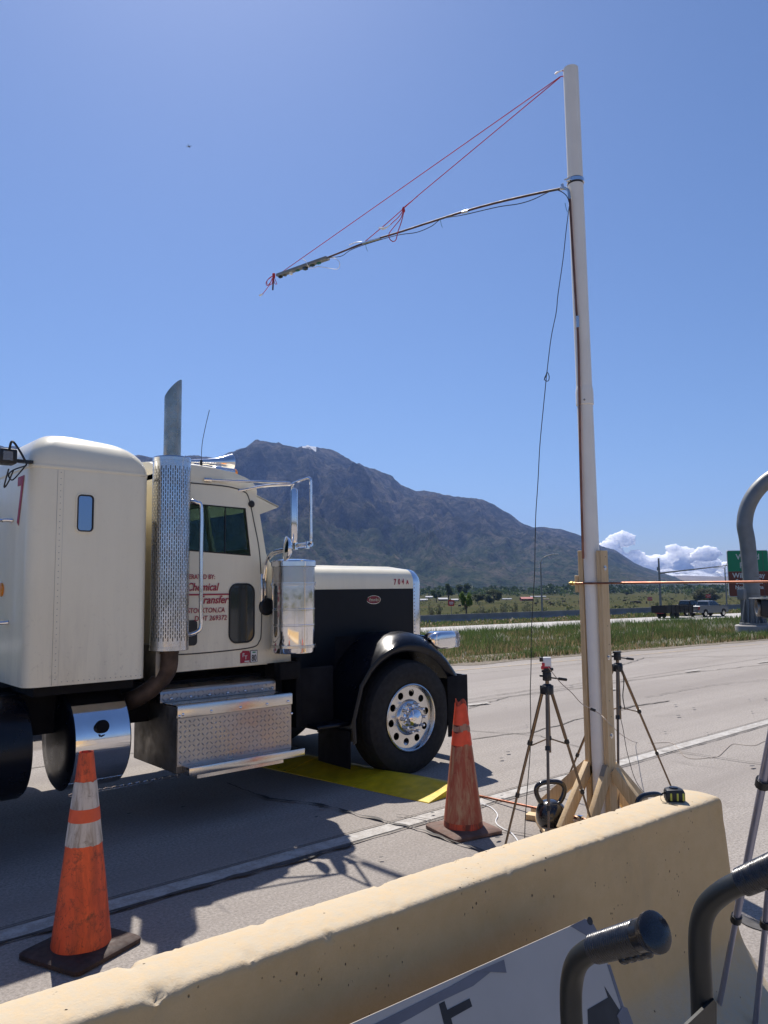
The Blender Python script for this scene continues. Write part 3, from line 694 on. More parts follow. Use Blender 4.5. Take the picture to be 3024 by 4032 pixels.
# cab interior
M_SEAT = simple('seat_cloth', (.10, .10, .11), .9, var=.3)
for yy in (CYT-.45, CYT+.45):
    mb = MB(); mb.box((2.75, yy-.24, 1.4), (3.15, yy+.24, 1.6), .06); mb.box((2.68, yy-.24, 1.6), (2.82, yy+.24, 2.2), .06); mb.box((2.67, yy-.13, 2.21), (2.77, yy+.13, 2.36), .03); mb.build('seat', M_SEAT, TR)
mb = MB().box((3.3, CYT-.8, 1.5), (3.54, CYT+.8, 1.98), .05); mb.build('dashboard', M_BLK, TR)
mb = MB(); c = Vector((3.17, CYT+.45, 2.02)); e1 = Vector((0, 1, 0)); e2 = Vector((.45, 0, .89)).normalized()
mb.tube([c+e1*.22*cos(a*pi/12)+e2*.22*sin(a*pi/12) for a in range(24)], .014, 8, closed=True); mb.tube([c, (3.32, CYT+.45, 1.85)], .02); mb.tube([c-e1*.2, c+e1*.2], .01); mb.build('steering_wheel', M_BLK, TR)

# --- hood
def hood_ring(x, hw, ztop, z0, inset=0., r=.13, crown=.035):
    P = [(x, Y(hw-inset), z0)]
    for i in range(9):
        a = radians(90*i/8); P.append((x, Y(hw-inset-r+r*cos(a)), ztop-inset-r+r*sin(a)))
    P.append((x, Y(.2), ztop-inset+crown)); P.append((x, CYT, ztop-inset+crown*1.15))
    return P+[(x, 2*CYT-p[1], p[2]) for p in P[:-1]][::-1]
xs = [3.62, 3.9, 4.3, 4.8, 5.2, 5.565]
hw = lambda x: .60+.075*(5.565-x)/1.95
ht = lambda x: 1.905+.012*(5.565-x)/1.95
mb = MB(); mb.loft([hood_ring(x, hw(x), ht(x), 1.696) for x in xs], closed=False, caps=False)
hood = mb.build('hood', M_CREAM, TR, smooth=50)
for s_ in (-1, 1):
    mb = MB(); mb.loft([[(x, CYT-s_*(hw(x)+.002), 1.70), (x, CYT-s_*(hw(x)-.001), 1.45), (x, CYT-s_*(hw(x)-.001), .95)] for x in xs], closed=False, caps=False); hs = mb.build('hood_side', M_NAVY2, TR)
mb = MB()
for i in range(27): x = 3.9+i*.062; mb.lathe([(0, 0), (.005, .001), (.005, .004), (0, .005)], (x, Y(hw(x)), 1.712), (0, -1, 0), 6)
merge(hood, mb, M_CREAM)
mb = MB(); text_mb(mb, '7', (5.285, Y(hw(5.3))-.004, 1.742), ux, uz, .083, sx=.72, bold=.002); text_mb(mb, '0', (5.343, Y(hw(5.3))-.004, 1.744), ux, uz, .083, sx=.68, bold=.0012); text_mb(mb, '4', (5.398, Y(hw(5.3))-.004, 1.745), ux, uz, .083, sx=.68, bold=.0008); text_mb(mb, 'A', (5.462, Y(hw(5.4))-.004, 1.747), ux, uz, .058, sx=.8, bold=.002)
mb.build('lettering', M_RED, hood, smooth=0)
ec = (5.0, Y(hw(5.0))-.004, 1.592)
mb = MB(); mb.plate([(ec[0]+.094*cos(t*pi/16), ec[2]+.043*sin(t*pi/16)) for t in range(32)], o=(0, ec[1], 0), t=.004); em = mb.build('emblem', M_CHROME, hs)
mb = MB(); mb.plate([(ec[0]+.088*cos(t*pi/16), ec[2]+.038*sin(t*pi/16)) for t in range(32)], o=(0, ec[1]-.002, 0), t=.004); mb.build('emblem_field', simple('emblem_red', (.22, .012, .03), .3), em)
mb = MB(); text_mb(mb, 'Peterbilt', (ec[0], ec[1]-.006, ec[2]-.015), ux, uz, .048, align='CENTER', shear=.3, sx=.85); mb.build('emblem_text', M_CHROME, em, smooth=0)
# chrome radiator shell
mb = MB(); xs2 = [(5.567, 0), (5.60, 0), (5.65, .006), (5.685, .022), (5.70, .05)]
mb.loft([hood_ring(x, .60, 1.905, 1.02, d, .14) for x, d in xs2], closed=False, caps=False)
shell = mb.build('radiator_shell', M_CHROME, TR, smooth=50)
mb = MB()
for i in range(19): mb.lathe([(0, 0), (.006, .001), (.006, .004), (0, .006)], (5.582, Y(.60), 1.06+i*.038), (0, -1, 0), 6)
merge(shell, mb, M_ALU)
mb = MB()
for i in range(26): mb.box((5.665, CYT-.52+i*.0405, 1.03), (5.68, CYT-.50+i*.0405, 1.80))
mb.build('grille', M_CHROME, TR)
mb = MB().box((4.0, CYT-.42, .55), (5.5, CYT+.42, 1.62), .1); mb.build('engine', M_FRAME, TR)

# --- fenders
FO = [(4.19, .40), (4.205, .58), (4.277, .858), (4.36, .995), (4.445, 1.097), (4.584, 1.215), (4.70, 1.272), (4.798, 1.297), (4.90, 1.302), (4.981, 1.288), (5.08, 1.258), (5.168, 1.214), (5.27, 1.145), (5.359, 1.066), (5.45, .97), (5.517, .901), (5.585, .80)]
wc = Vector((4.95, 0, .505))
for s_ in (1, -1):
    rings = []
    for i, (x, z) in enumerate(FO):
        x = x*5.5/5.34-.01; z = 1.7+(z-1.7)*5.5/5.34
        o = Vector((x, 0, z)); d = (o-wc); ro = d.length; d.normalize(); ri = .635+.02*abs(i-8)/8
        L = []
        for rr_, w in ((ri-.03, 1.17), (ri, 1.197), (ri+.02, 1.205), (ri+.045, 1.200), (ri+(ro-ri)*.65, 1.15), (ro-.012, 1.08), (ro, 1.0), (ro+.004, .85), (ro-.01, .70), (ro-.04, .56)):
            p = wc+d*rr_; L.append((p.x, CYT-s_*w, p.z))
        rings.append(L)
    mb = MB(); mb.loft(rings, closed=False, caps=False)
    mb.box((3.95, min(CYT-s_*1.12, CYT-s_*.6), .50), (4.30, max(CYT-s_*1.12, CYT-s_*.6), .535), .012)
    mb.build('fender', M_NAVY, TR, smooth=50)
    mb = MB(); mb.box((3.82, min(CYT-s_*.98, CYT-s_*.6), .52), (3.88, max(CYT-s_*.98, CYT-s_*.6), 1.12), .01)
    mb.box((3.82, min(CYT-s_*.96, CYT-s_*.93), .52), (4.24, max(CYT-s_*.96, CYT-s_*.93), 1.02), .01)
    mb.box((3.88, min(CYT-s_*.64, CYT-s_*.60), .53), (4.75, max(CYT-s_*.64, CYT-s_*.60), 1.25)); mb.build('fender_apron', M_FRAME, TR, smooth=30)
    mb = MB().box((4.262, min(CYT-s_*1.16, CYT-s_*.69), .14), (4.272, max(CYT-s_*1.16, CYT-s_*.69), .46), .002); mb.build('mud_flap', M_FRAME, TR)

# --- wheels
M_RIM = simple('forged_rim', (.66, .65, .64), .2, 1., var=.12, vs=8, bstr=.02, rv=.06)
def wheel(x, w, s_, r=.52, tw=.29, mirror=False, front=True):
    # s_=1: outer face towards -y
    c = Vector((x, CYT-w, r-.012)); ax = Vector((0, -s_, 0)); mb = MB()
    prof = [(.30, -.02), (.315, .0), (.34, .012), (.40, .018), (.46, .014), (.50, -.004), (r-.006, -.03), (r, -.055), (r, -tw+.055), (r-.006, -tw+.03), (.50, -tw+.004), (.42, -tw-.01), (.32, -tw), (.295, -tw+.03)]
    mb.lathe(prof, c, ax, 56); mb.f = mb.f[:-2]; mb.m = mb.m[:-2]
    for k in range(4):
        h = -.075-k*.045; mb.ring([(r+.001, h), (r+.004, h-.004), (r+.004, h-.03), (r+.001, h-.034)], o=c, ax=ax, n=56)
    wh = mb.build('wheel', M_RUB, TR, smooth=35)
    mb = MB(); mb.lathe([(.305, .0), (.309, .006), (.300, .010), (.292, .004), (.287, -.012), (.280, -.03), (.276, -.09), (.275, -.2)], c, ax, 48); mb.f = mb.f[:-2]; mb.m = mb.m[:-2]
    dd = -.035 if front else -.16
    u = Vector((1, 0, 0)); v = Vector((0, 0, 1))
    if s_ < 0: u = -u
    holes = [circ(.222*cos(2*pi*k/10+.15), .222*sin(2*pi*k/10+.15), .034, 16) for k in range(10)]
    mb.plate(circ(0, 0, .279, 40), holes, o=c+ax*dd, u=u, v=v, t=.012)
    mb.lathe([(.165, dd), (.150, dd+.028), (.142, dd+.034), (.09, dd+.036)], c, ax, 40)
    mb.f = mb.f[:-2]; mb.m = mb.m[:-2]
    mb.build('rim', M_RIM, wh, smooth=35)
    mb = MB().lathe([(.10, dd+.03), (.10, dd+.04), (.088, dd+.05), (.086, dd+.085), (.075, dd+.105), (.05, dd+.118), (0, dd+.124)], c, ax, 32); mb.build('hub_cap', M_CHROME, wh)
    mb = MB().lathe([(.24, -.13), (.05, -.131), (0, -.131)], c, ax, 32); mb.build('brake_drum', M_FRAME, wh)
    for k in range(10):
        a = 2*pi*k/10; p = c+u*.125*cos(a)+v*.125*sin(a)
        mb = MB().lathe([(.019, dd+.033), (.017, dd+.045), (.014, dd+.05), (.0145, dd+.092), (.010, dd+.10), (0, dd+.102)], p, ax, 10); mb.build('lug_nut', M_CHROME, wh)
    return wh
wheel(4.955, 1.205, 1); wheel(4.955, -1.205, -1)
mb = MB().tube([(4.955, CYT-.95, .50), (4.955, CYT+.95, .50)], .05, 10); mb.build('front_axle', M_FRAME, TR)
for x in (-.75, -2.05):
    for s_ in (1, -1):
        c = Vector((x, CYT-s_*1.22, .51)); ax = Vector((0, -s_, 0)); mb = MB(); mb.lathe([(.28, -.02), (.34, .01), (.46, .01), (.52, -.05), (.52, -.23), (.5, -.28), (.5, -.33), (.52, -.36), (.52, -.54), (.3, -.58)], c, ax, 36)
        w_ = mb.build('wheel', M_RUB, TR, smooth=35)
        mb = MB().lathe([(.29, 0), (.28, -.03), (.27, -.12), (.12, -.14), (.11, 0), (0, .01)], c, ax, 30); mb.build('rim', M_RIM, w_)
mb = MB()
for s_ in (1, -1): mb.box((-2.8, CYT-s_*.46-.04, .78), (5.7, CYT-s_*.46+.04, 1.02))
for x in (-2.7, -1.4, 0, 1.3, 2.7, 4.0): mb.box((x, CYT-.42, .82), (x+.08, CYT+.42, .98))
mb.box((-.6, CYT-.5, 1.03), (-2.2, CYT+.5, 1.1)); mb.box((1.5, CYT-.75, .70), (3.9, CYT-.35, .99)); mb.box((1.7, CYT+.3, .6), (3.7, CYT+.9, .99))
mb.build('chassis', M_FRAME, TR)

# --- exhaust stacks
def stack(w, label=None):
    c = Vector((2.605, CYT-w, 0)); s_ = 1 if w > 0 else -1
    mb = MB(); n = 52; rad = .142; z0, z1 = 1.262, 2.715; pitch = .044; sl = .035
    for j in range(n):
        a0 = 2*pi*j/n; a1 = a0+2*pi/n*.60; a2 = a0+2*pi/n
        P = lambda a, z: (c.x+rad*cos(a), c.y+rad*sin(a), z)
        zs = [z0, z1]
        mb.add([P(a0, z0), P(a1, z0), P(a1, z1), P(a0, z1)], [[0, 1, 2, 3]])
        off = pitch/2 if j % 2 else 0; z = z0; edges = [z0, z0+.07+off]
        zz = z0+.07+off+sl
        while zz < z1-.07:
            mb.add([P(a1, edges[-2]), P(a2, edges[-2]), P(a2, edges[-1]), P(a1, edges[-1])], [[0, 1, 2, 3]])
            edges += [zz, zz+pitch-sl]; zz += pitch
        mb.add([P(a1, edges[-2]), P(a2, edges[-2]), P(a2, z1), P(a1, z1)], [[0, 1, 2, 3]])
    mb.lathe([(.145, z1-.03), (.1455, z1-.004), (.14, z1+.006), (.075, z1+.012)], c, n=34); mb.f = mb.f[:-2]; mb.m = mb.m[:-2]
    mb.lathe([(.14, z0-.003), (.1455, z0), (.145, z0+.03)], c, n=34); mb.f = mb.f[:-2]; mb.m = mb.m[:-2]
    bm_ = None
    sh = mb.build('heat_shield', M_SHIELD, TR, smooth=25, recalc=False)
    mb = MB().lathe([(.08, 1.27), (.118, 1.30), (.118, 2.66), (.08, 2.70)], c, n=24); mb.build('muffler', M_DULL, TR)
    # top pipe with slanted mouth (high side forward)
    mb = MB(); n = 28; r1 = .0655; outer = []; inner = []; bot = []
    for j in range(n):
        a = 2*pi*j/n; zt_ = 3.262+.075*cos(a-radians(-41))/1.0
        outer.append((c.x+r1*cos(a), c.y+r1*sin(a), zt_)); inner.append((c.x+(r1-.004)*cos(a), c.y+(r1-.004)*sin(a), zt_-.001)); bot.append((c.x+r1*cos(a), c.y+r1*sin(a), 2.70))
    inb = [(p[0], p[1], 2.9) for p in inner]; midz = [(p[0], p[1], 2.95) for p in bot]
    mb.loft([bot, midz, outer, inner, inb], caps=False); mb.build('exhaust_pipe', M_STEEL, TR, smooth=50)
    mb = MB(); mb.tube(smoothpath([(c.x, c.y, 1.30), (c.x, c.y, 1.16), (c.x-.02, c.y+s_*.02, 1.08), (c.x-.10, c.y+s_*.07, .98), (c.x-.2, c.y+s_*.16, .90), (c.x-.22, c.y+s_*.35, .86)], 5), .068, 16)
    mb.tube([(c.x, c.y, 1.26), (c.x, c.y, 1.235)], .074, 16)
    mb.build('exhaust_elbow', M_RUST, TR)
    mb = MB().box((2.50, min(c.y, c.y+s_*.3)-.0, 1.02), (2.56, max(c.y, c.y+s_*.3), 1.30), .01); mb.build('stack_bracket', M_DULL, TR)
stack(1.075)
mb = MB(); hy = 5.46
mb.tube(smoothpath([(2.74, 5.60, 2.40), (2.76, 5.50, 2.40), (2.80, hy, 2.385), (2.833, hy-.01, 2.34), (2.836, hy-.01, 2.0), (2.84, hy-.01, 1.6), (2.842, hy-.01, 1.44), (2.82, hy, 1.39), (2.76, 5.5, 1.365), (2.72, 5.6, 1.36)], 6), .016, 10); mb.build('grab_handle', M_CHROME, TR)

# --- mirrors
def mirrors(s_):
    f = lambda x, y, z: (x, y if s_ > 0 else 2*CYT-y, z)
    mb = MB(); X = 3.70; yi = onx(1150, 1925, X).y; yo = onx(1224, 1925, X).y
    mb.tube(smoothpath([f(X, yi, 2.07), f(X, yi+.0, 2.3), f(X, yi, 2.56), f(X, yi-.015, 2.605), f(X, yi-.06, 2.615), f(X, yo+.05, 2.63), f(X, yo+.01, 2.62), f(X, yo, 2.58), f(X, yo, 2.3), f(X, yo, 2.12), f(X, yo+.03, 2.075), f(X, yi+.0, 2.06)], 5), .011, 8)
    mb.tube([f(3.0, 5.64, 2.602), f(3.2, 5.60, 2.605), f(X-.02, yi, 2.615)], .010, 8)
    mb.tube(smoothpath([f(3.28, 5.66, 2.535), f(3.35, 5.63, 2.55), f(3.5, 5.56, 2.585), f(X, yi-.02, 2.60)], 4), [.008]+[.012]*11+[.009], 8)
    mb.tube([f(2.96, 5.655, 2.60), f(3.02, 5.64, 2.602)], .018, 8)
    mb.tube([f(X, yi+.02, 2.07), f(X+.02, yo+.02, 2.075)], .02, 8); mb.tube([f(X, yi-.05, 2.04), f(X, yi-.05, 2.10)], .022, 8); mb.tube([f(X, yo+.05, 2.04), f(X, yo+.05, 2.10)], .018, 8)
    ma = mb.build('mirror_arm', M_CHROME, TR)
    vd = Vector((.563, .826, 0)).normalized()
    a = Vector((X, yi-.035, 0)); 
    mt = Matrix((vd, Vector((-vd.y, vd.x, 0)), Vector((0, 0, 1)))).transposed().to_4x4(); mt.translation = Vector(f(a.x+vd.x*.05, a.y+vd.y*.05, 2.325))
    mb = MB().box((-.085, -.028, -.235), (.085, .028, .235), .014, 2, mt); mh = mb.build('mirror', M_CHROME, TR)
    mb = MB().box((-.075, .0285, -.22), (.075, .0305, .22), .0, 2, mt); mb.build('mirror_glass', M_MIRR, mh)
    # round convex mirror
    c = Vector(f(3.50, 5.27, 2.036)); nn = Vector((-.95, .33*s_, .05)).normalized()
    mb = MB().lathe([(0, -.05), (.05, -.045), (.085, -.025), (.098, -.006), (.10, 0), (.098, .004)], c, nn, 28); rm = mb.build('convex_mirror', M_CHROME, TR)
    mb = MB().lathe([(.095, .0045), (.07, .012), (.04, .018), (0, .021)], c, nn, 28); mb.build('mirror_glass', M_MIRR, rm)
    mb = MB(); mb.tube(smoothpath([f(3.52, 5.64, 1.80), f(3.515, 5.60, 1.92), f(3.505, 5.53, 1.985), f(3.50, 5.42, 2.02), tuple(c-nn*.04)], 5), .012, 8)
    mb.tube(smoothpath([f(3.54, 5.64, 1.78), f(3.535, 5.61, 1.93), f(3.52, 5.54, 1.965), f(3.505, 5.42, 2.0), tuple(c-nn*.04-Vector((0, 0, .01)))], 5), .007, 8)
    mb.box((3.50, f(0, 5.655, 0)[1]-.012, 1.60), (3.56, f(0, 5.655, 0)[1]+.012, 1.84), .006)
    mb.build('convex_mirror_arm', M_CHROME, rm)
mirrors(1); mirrors(-1)

# --- air cleaners
def aircleaner(s_):
    c = Vector((3.70, CYT-s_*1.115, 0))
    mb = MB().lathe([(.16, 1.175), (.178, 1.18), (.183, 1.19), (.183, 1.40), (.186, 1.403), (.186, 1.412), (.183, 1.415), (.183, 1.53), (.186, 1.533), (.186, 1.543), (.183, 1.546), (.183, 1.762)], c, n=48)
    ac = mb.build('air_cleaner', M_CHROME, TR, smooth=30)
    mb = MB(); n = 48
    for i in range(14):
        z = 1.765+i*.0095; mb.ring([(.181, z), (.183, z+.001), (.183, z+.005), (.181, z+.006)], o=c, n=48)
    mb.lathe([(.178, 1.762), (.178, 1.90)], c, n=40)
    mb.build('intake_screen', M_ALU, ac, smooth=30)
    mb = MB().lathe([(.186, 1.893), (.190, 1.897), (.190, 1.935), (.183, 1.945), (.12, 1.957), (0, 1.96)], c, n=48); mb.build('rain_cap', M_CHROME, ac, smooth=30)
    mb = MB(); z = 1.22; mb.ring([(.184, z), (.190, z+.001), (.190, z+.022), (.184, z+.023)], o=c, n=48); mb.build('mounting_band', M_ALU, ac)
    mb = MB(); z = 1.735; mb.ring([(.184, z), (.190, z+.001), (.190, z+.022), (.184, z+.023)], o=c, n=48)
    mb.box((c.x+.17, c.y-.03, 1.725), (c.x+.215, c.y-.005, 1.765), .004); mb.build('mounting_band', M_ALU, ac)
    for z_ in (1.30, 1.65): MB().box((c.x-.06, min(c.y, c.y+s_*.26), z_), (c.x+.02, max(c.y, c.y+s_*.26), z_+.06)).build('mounting_arm', M_ALU, ac)
    mb = MB().lathe([(.075, 0), (.072, .02), (.06, .03)], (3.56, CYT-s_*.912, 1.56), (0, -s_, 0), 20); mb.build('intake_duct', M_BLK, TR)
aircleaner(1); aircleaner(-1)

# --- roof fittings
mb = MB().lathe([(.018, 0), (.02, .10), (.028, .25), (.045, .38), (.07, .46), (.082, .50), (.08, .503), (.065, .46), (.03, .36), (0, .3)], (2.97, 6.12, 2.815), (.995, 0, .08), 24)
mb.box((3.1, 6.09, 2.72), (3.16, 6.15, 2.80)); mb.box((3.3, 6.09, 2.72), (3.36, 6.15, 2.81)); mb.build('air_horn', M_CHROME, TR)
for k in range(5):
    y = [5.90, 6.25, 6.57, 6.89, 7.24][k]; dz = [0, .012, .015, .012, 0][k]
    mb = MB().lathe([(0, 0), (.018, .02), (.028, .08), (.034, .18), (.038, .22), (.03, .225)], (3.15, y, 2.748+dz), (.99, 0, -.10), 16); ml = mb.build('marker_light', M_CHROME, TR)
    mb = MB().lathe([(.036, .222), (.036, .235), (.028, .25), (0, .256)], (3.15, y, 2.748+dz), (.99, 0, -.10), 16); mb.build('amber_lens', M_AMBER, ml)
mb = MB(); mb.tube([(3.02, 5.82, 2.70), (3.02, 5.82, 2.79)], .012, 6); mb.tube(smoothpath([(3.02, 5.82, 2.78), (3.025, 5.82, 2.92), (3.05, 5.82, 3.06), (3.09, 5.82, 3.23)], 5), .0028, 5); mb.build('antenna', M_BLK, TR)

# --- bumper and headlights
mb = MB(); pl = []
for x, w in ((5.50, 1.215), (5.66, 1.21), (5.76, 1.17), (5.82, 1.08), (5.84, .9), (5.85, 0)): pl.append((x, CYT-w))
pl = pl+[(x, 2*CYT-y) for x, y in pl[:-1]][::-1]
inn = [(x-.02, CYT+(y-CYT)*.975) for x, y in pl]
mb.loft([[(*p, z) for p in pl]+[(*p, z) for p in inn[::-1]] for z in (.29, .30, .81, .825)]); mb.build('bumper', M_NAVY, TR, smooth=40)
for s_ in (1, -1):
    mb = MB().box((5.42, min(CYT-s_*1.225, CYT-s_*1.216), .275), (5.70, max(CYT-s_*1.225, CYT-s_*1.216), .845), .003); mb.build('bumper_end', M_FRAME, TR)
for s_ in (1, -1):
    y0, y1 = sorted((CYT-s_*1.175, CYT-s_*.98))
    mb = MB(); mt = [rrect(y0+d, 1.105+d, y1-d, 1.275-d, .04, 4) for d in (.06, .02, .0, 0., .004)]
    mb.loft([[(x, p[0], p[1]) for p in r_] for x, r_ in zip((5.30, 5.33, 5.40, 5.58, 5.60), mt)])
    mb.tube([(5.45, CYT-s_*1.0, 1.2), (5.50, CYT-s_*.55, 1.22)], .02, 8)
    hl = mb.build('headlight', M_CHROME, TR, smooth=45)
    mb = MB(); mt = [rrect(y0+d, 1.105+d, y1-d, 1.275-d, .04, 4) for d in (.006, .004, .03)]
    mb.loft([[(x, p[0], p[1]) for p in r_] for x, r_ in zip((5.601, 5.66, 5.685), mt)]); mb.build('lens', M_LENS, hl, smooth=45)

# --- battery box, steps
def lozenges(mb, x0, x1, z0, z1, y, pitch=.036, L=.034, W=.010, h=.0038):
    j = 0; z = z0+pitch/2
    while z < z1:
        i = 0; x = x0+pitch/2
        while x < x1:
            a = radians(45 if (i+j) % 2 else -45); dx, dz = cos(a), sin(a)
            P = [(x+dx*L/2, z+dz*L/2), (x-dz*W/2, z+dx*W/2), (x-dx*L/2, z-dz*L/2), (x+dz*W/2, z-dx*W/2)]
            vs = [(p[0], y, p[1]) for p in P]+[(x+dx*L*.2, y-h, z+dz*L*.2), (x-dx*L*.2, y-h, z-dz*L*.2)]
            mb.add(vs, [[0, 1, 4], [1, 5, 4], [1, 2, 5], [2, 3, 5], [3, 4, 5], [3, 0, 4]])
            x += pitch; i += 1
        z += pitch; j += 1
mb = MB().box((2.60, 5.34, .375), (3.60, 6.10, .858), .012); bb = mb.build('battery_box', M_DULL, TR)
mb = MB().box((2.605, 5.331, .43), (3.595, 5.339, .772)); lozenges(mb, 2.61, 3.59, .44, .77, 5.331); mb.build('tread_panel', M_TREAD, bb, smooth=0)
mb = MB().box((2.598, 5.322, .775), (3.602, 5.338, .862), .003); mb.box((2.598, 5.338, .852), (3.602, 5.55, .864), .002); mb.build('trim_strip', M_ALU, bb)
for x, z, y_ in [(q_, .80, 5.322) for q_ in (2.64, 2.87, 3.12, 3.36, 3.56)]+[(3.597, .70, 5.328), (2.612, .79, 5.322)]:
    mb = MB().lathe([(.011, 0), (.011, .004), (.007, .008), (0, .009)], (x, y_, z), (0, -1, 0), 10); mb.build('bolt', M_CHROME, bb)
mb = MB()
mb.loft([[(2.575, y, z), (3.59, y, z)] for y, z in ((5.56, .864), (5.556, .925), (5.562, .945), (5.58, .957), (5.75, .965), (6.05, .97))], closed=False, caps=False)
mb.plate([(5.56, .864), (5.556, .925), (5.562, .945), (5.58, .957), (6.05, .97), (6.05, .864)], o=(2.575, 0, 0), u=(0, 1, 0), v=(0, 0, 1), t=.004)
lozenges(mb, 2.58, 3.585, .868, .94, 5.557); us_ = mb.build('upper_step', M_TREAD, TR, smooth=0)
for x in (2.66, 2.82, 2.98, 3.14, 3.30, 3.46, 3.56):
    mb = MB().lathe([(.012, 0), (.012, .004), (.007, .009), (0, .010)], (x, 5.556, .888), (0, -1, 0), 10); mb.build('bolt', M_ALU, us_)
mb = MB().box((2.65, 5.23, .372), (3.66, 5.345, .432), .004); mb.box((2.75, 5.3, .33), (3.5, 5.5, .375)); mb.build('running_step', M_ALU, TR)
mb = MB(); mb.box((3.60, 5.50, .95), (3.80, 5.60, 1.09), .01); mb.box((3.61, 5.75, .50), (3.78, 5.95, 1.08)); mb.build('step_bracket', M_FRAME, TR)
# --- fuel tanks
for s_ in (1, -1):
    c = CYT-s_*.785; pr_ = [(.30, 0), (.335, .006), (.348, .02), (.348, .39), (.335, .405), (.30, .41)]
    mb = MB().lathe([(.348, .014), (.348, .396)], (1.90, c, .652), (1, 0, 0), 56); mb.f = mb.f[:-2]; mb.m = mb.m[:-2]; tk = mb.build('fuel_tank', M_CHROME, TR)
    mb = MB().lathe([(0, -.012), (.2, -.01), (.33, 0), (.3485, .014), (.3475, .0142)], (1.90, c, .652), (1, 0, 0), 56); mb.build('tank_end', M_NAVY, tk); mb = MB().lathe([(.3485, .396), (.33, .41), (.2, .42), (0, .422)], (1.90, c, .652), (1, 0, 0), 56); mb.build('tank_end', M_NAVY, tk)
    if s_ > 0:
        p = ony(405, 2862, 5.43); mb = MB().lathe([(.045, -.02), (.045, .02), (.036, .028), (0, .03)], (p.x, 5.445, p.z), (0, -1, .2), 20); mb.tube([(p.x-.02, 5.435, p.z-.05), (p.x-.01, 5.425, p.z-.065), (p.x+.015, 5.43, p.z-.055)], .004, 6); mb.build('filler_cap', M_FRAME, tk)
    mb = MB().lathe([(0, 0), (.30, .004), (.335, .012), (.348, .03), (.348, 1.42), (.335, 1.44), (.30, 1.45), (0, 1.455)], (.20, c, .652), (1, 0, 0), 56); mb.build('rear_fuel_tank', M_NAVY, TR)
mb = MB()
for i in range(28):
    x = 1.93+i*.03; mb.tube([(x, 5.60, .30+.006*(i % 2)), (x+.024, 5.60, .30+.006*((i+1) % 2))], .006, 6)
mb.tube([(1.93, 5.60, .29), (2.75, 5.6, .29)], .004, 6); mb.build('hanging_chain', M_ALU, TR)
# ================================================================== NEAR THINGS
# --- concrete barrier by the photographer
def barrier_mat():
    q = NT('cream_barrier_concrete'); n = q.noise(1.6, 6, .6); n2 = q.noise(14, 6, .7); f = q.noise(120, 3, .7)
    c = q.ramp(n, [(.3, (.58, .385, .17)), (.5, (.66, .45, .21)), (.7, (.68, .475, .235))])
    c = q.mix(.35, c, q.ramp(n2, [(.3, (.55, .34, .14)), (.7, (.70, .47, .24))]))
    g = q.n('NewGeometry'); sz = q.n('SeparateXYZ'); q.l(g.outputs['Normal'], sz.inputs[0])
    wear = q.ramp(q.noise(26, 6, .75), [(.36, .6), (.60, 1.)])
    c = q.mix(q.math('MULTIPLY', wear, q.ramp(sz.outputs[2], [(.3, .10), (.75, .95)])), c, (.50, .425, .31))
    vp = q.n('TexVoronoi'); vp.inputs['Scale'].default_value = 20; q.l(q.map((1, 1, .75)), vp.inputs['Vector'])
    pit = q.ramp(vp.outputs['Distance'], [(.04, 1.), (.075, 0.)]); sel = q.ramp(q.noise(7, 2), [(.44, 0.), (.48, 1.)])
    pm = q.math('MULTIPLY', pit, sel)
    v2 = q.n('TexVoronoi'); v2.inputs['Scale'].default_value = 60; q.l(q.map((1, 1, .6)), v2.inputs['Vector'])
    p2 = q.math('MULTIPLY', q.ramp(v2.outputs['Distance'], [(.07, 1.), (.14, 0.)]), q.ramp(q.noise(5, 3), [(.58, 0.), (.66, 1.)]))
    pm = q.math('MAXIMUM', pm, p2)
    c = q.mix(pm, c, (.10, .07, .04)); dirt = q.ramp(q.noise(3.4, 8, .75, src=q.map((1, 1, .6)), dist=.5), [(.54, 0.), (.80, .3)])
    c = q.mix(dirt, c, (.33, .27, .19))
    q.color(c); q.set(Roughness=.85); q.b.inputs['Specular IOR Level'].default_value = .3
    q.bump(q.math('SUBTRACT', q.math('ADD', q.math('MULTIPLY', f, .35), q.math('MULTIPLY', n2, .7)), q.math('MULTIPLY', pm, 1.5)), .8, .005); return q.m
M_BARR = barrier_mat()
BP = [(.36, 0), (.352, .02), (.345, .075), (.25, .125), (.163, .241), (.150, .27), (.143, .293), (.132, .40), (.122, .50), (.112, .60), (.104, .68), (.099, .72), (.0975, .75), (.0965, .775), (.0955, .791), (.093, .802), (.088, .809), (.080, .8125), (.062, .8145), (.03, .817), (0, .818)]
full = [(-a, b) for a, b in BP]+[(a, b) for a, b in BP[:-1][::-1]]
BD = Vector((.99928, -.038, 0)); BN = Vector((.038, .99928, 0)); BE = Vector((3.27, 1.705, 0)); BL = 6.2
NS = 620; rings = []
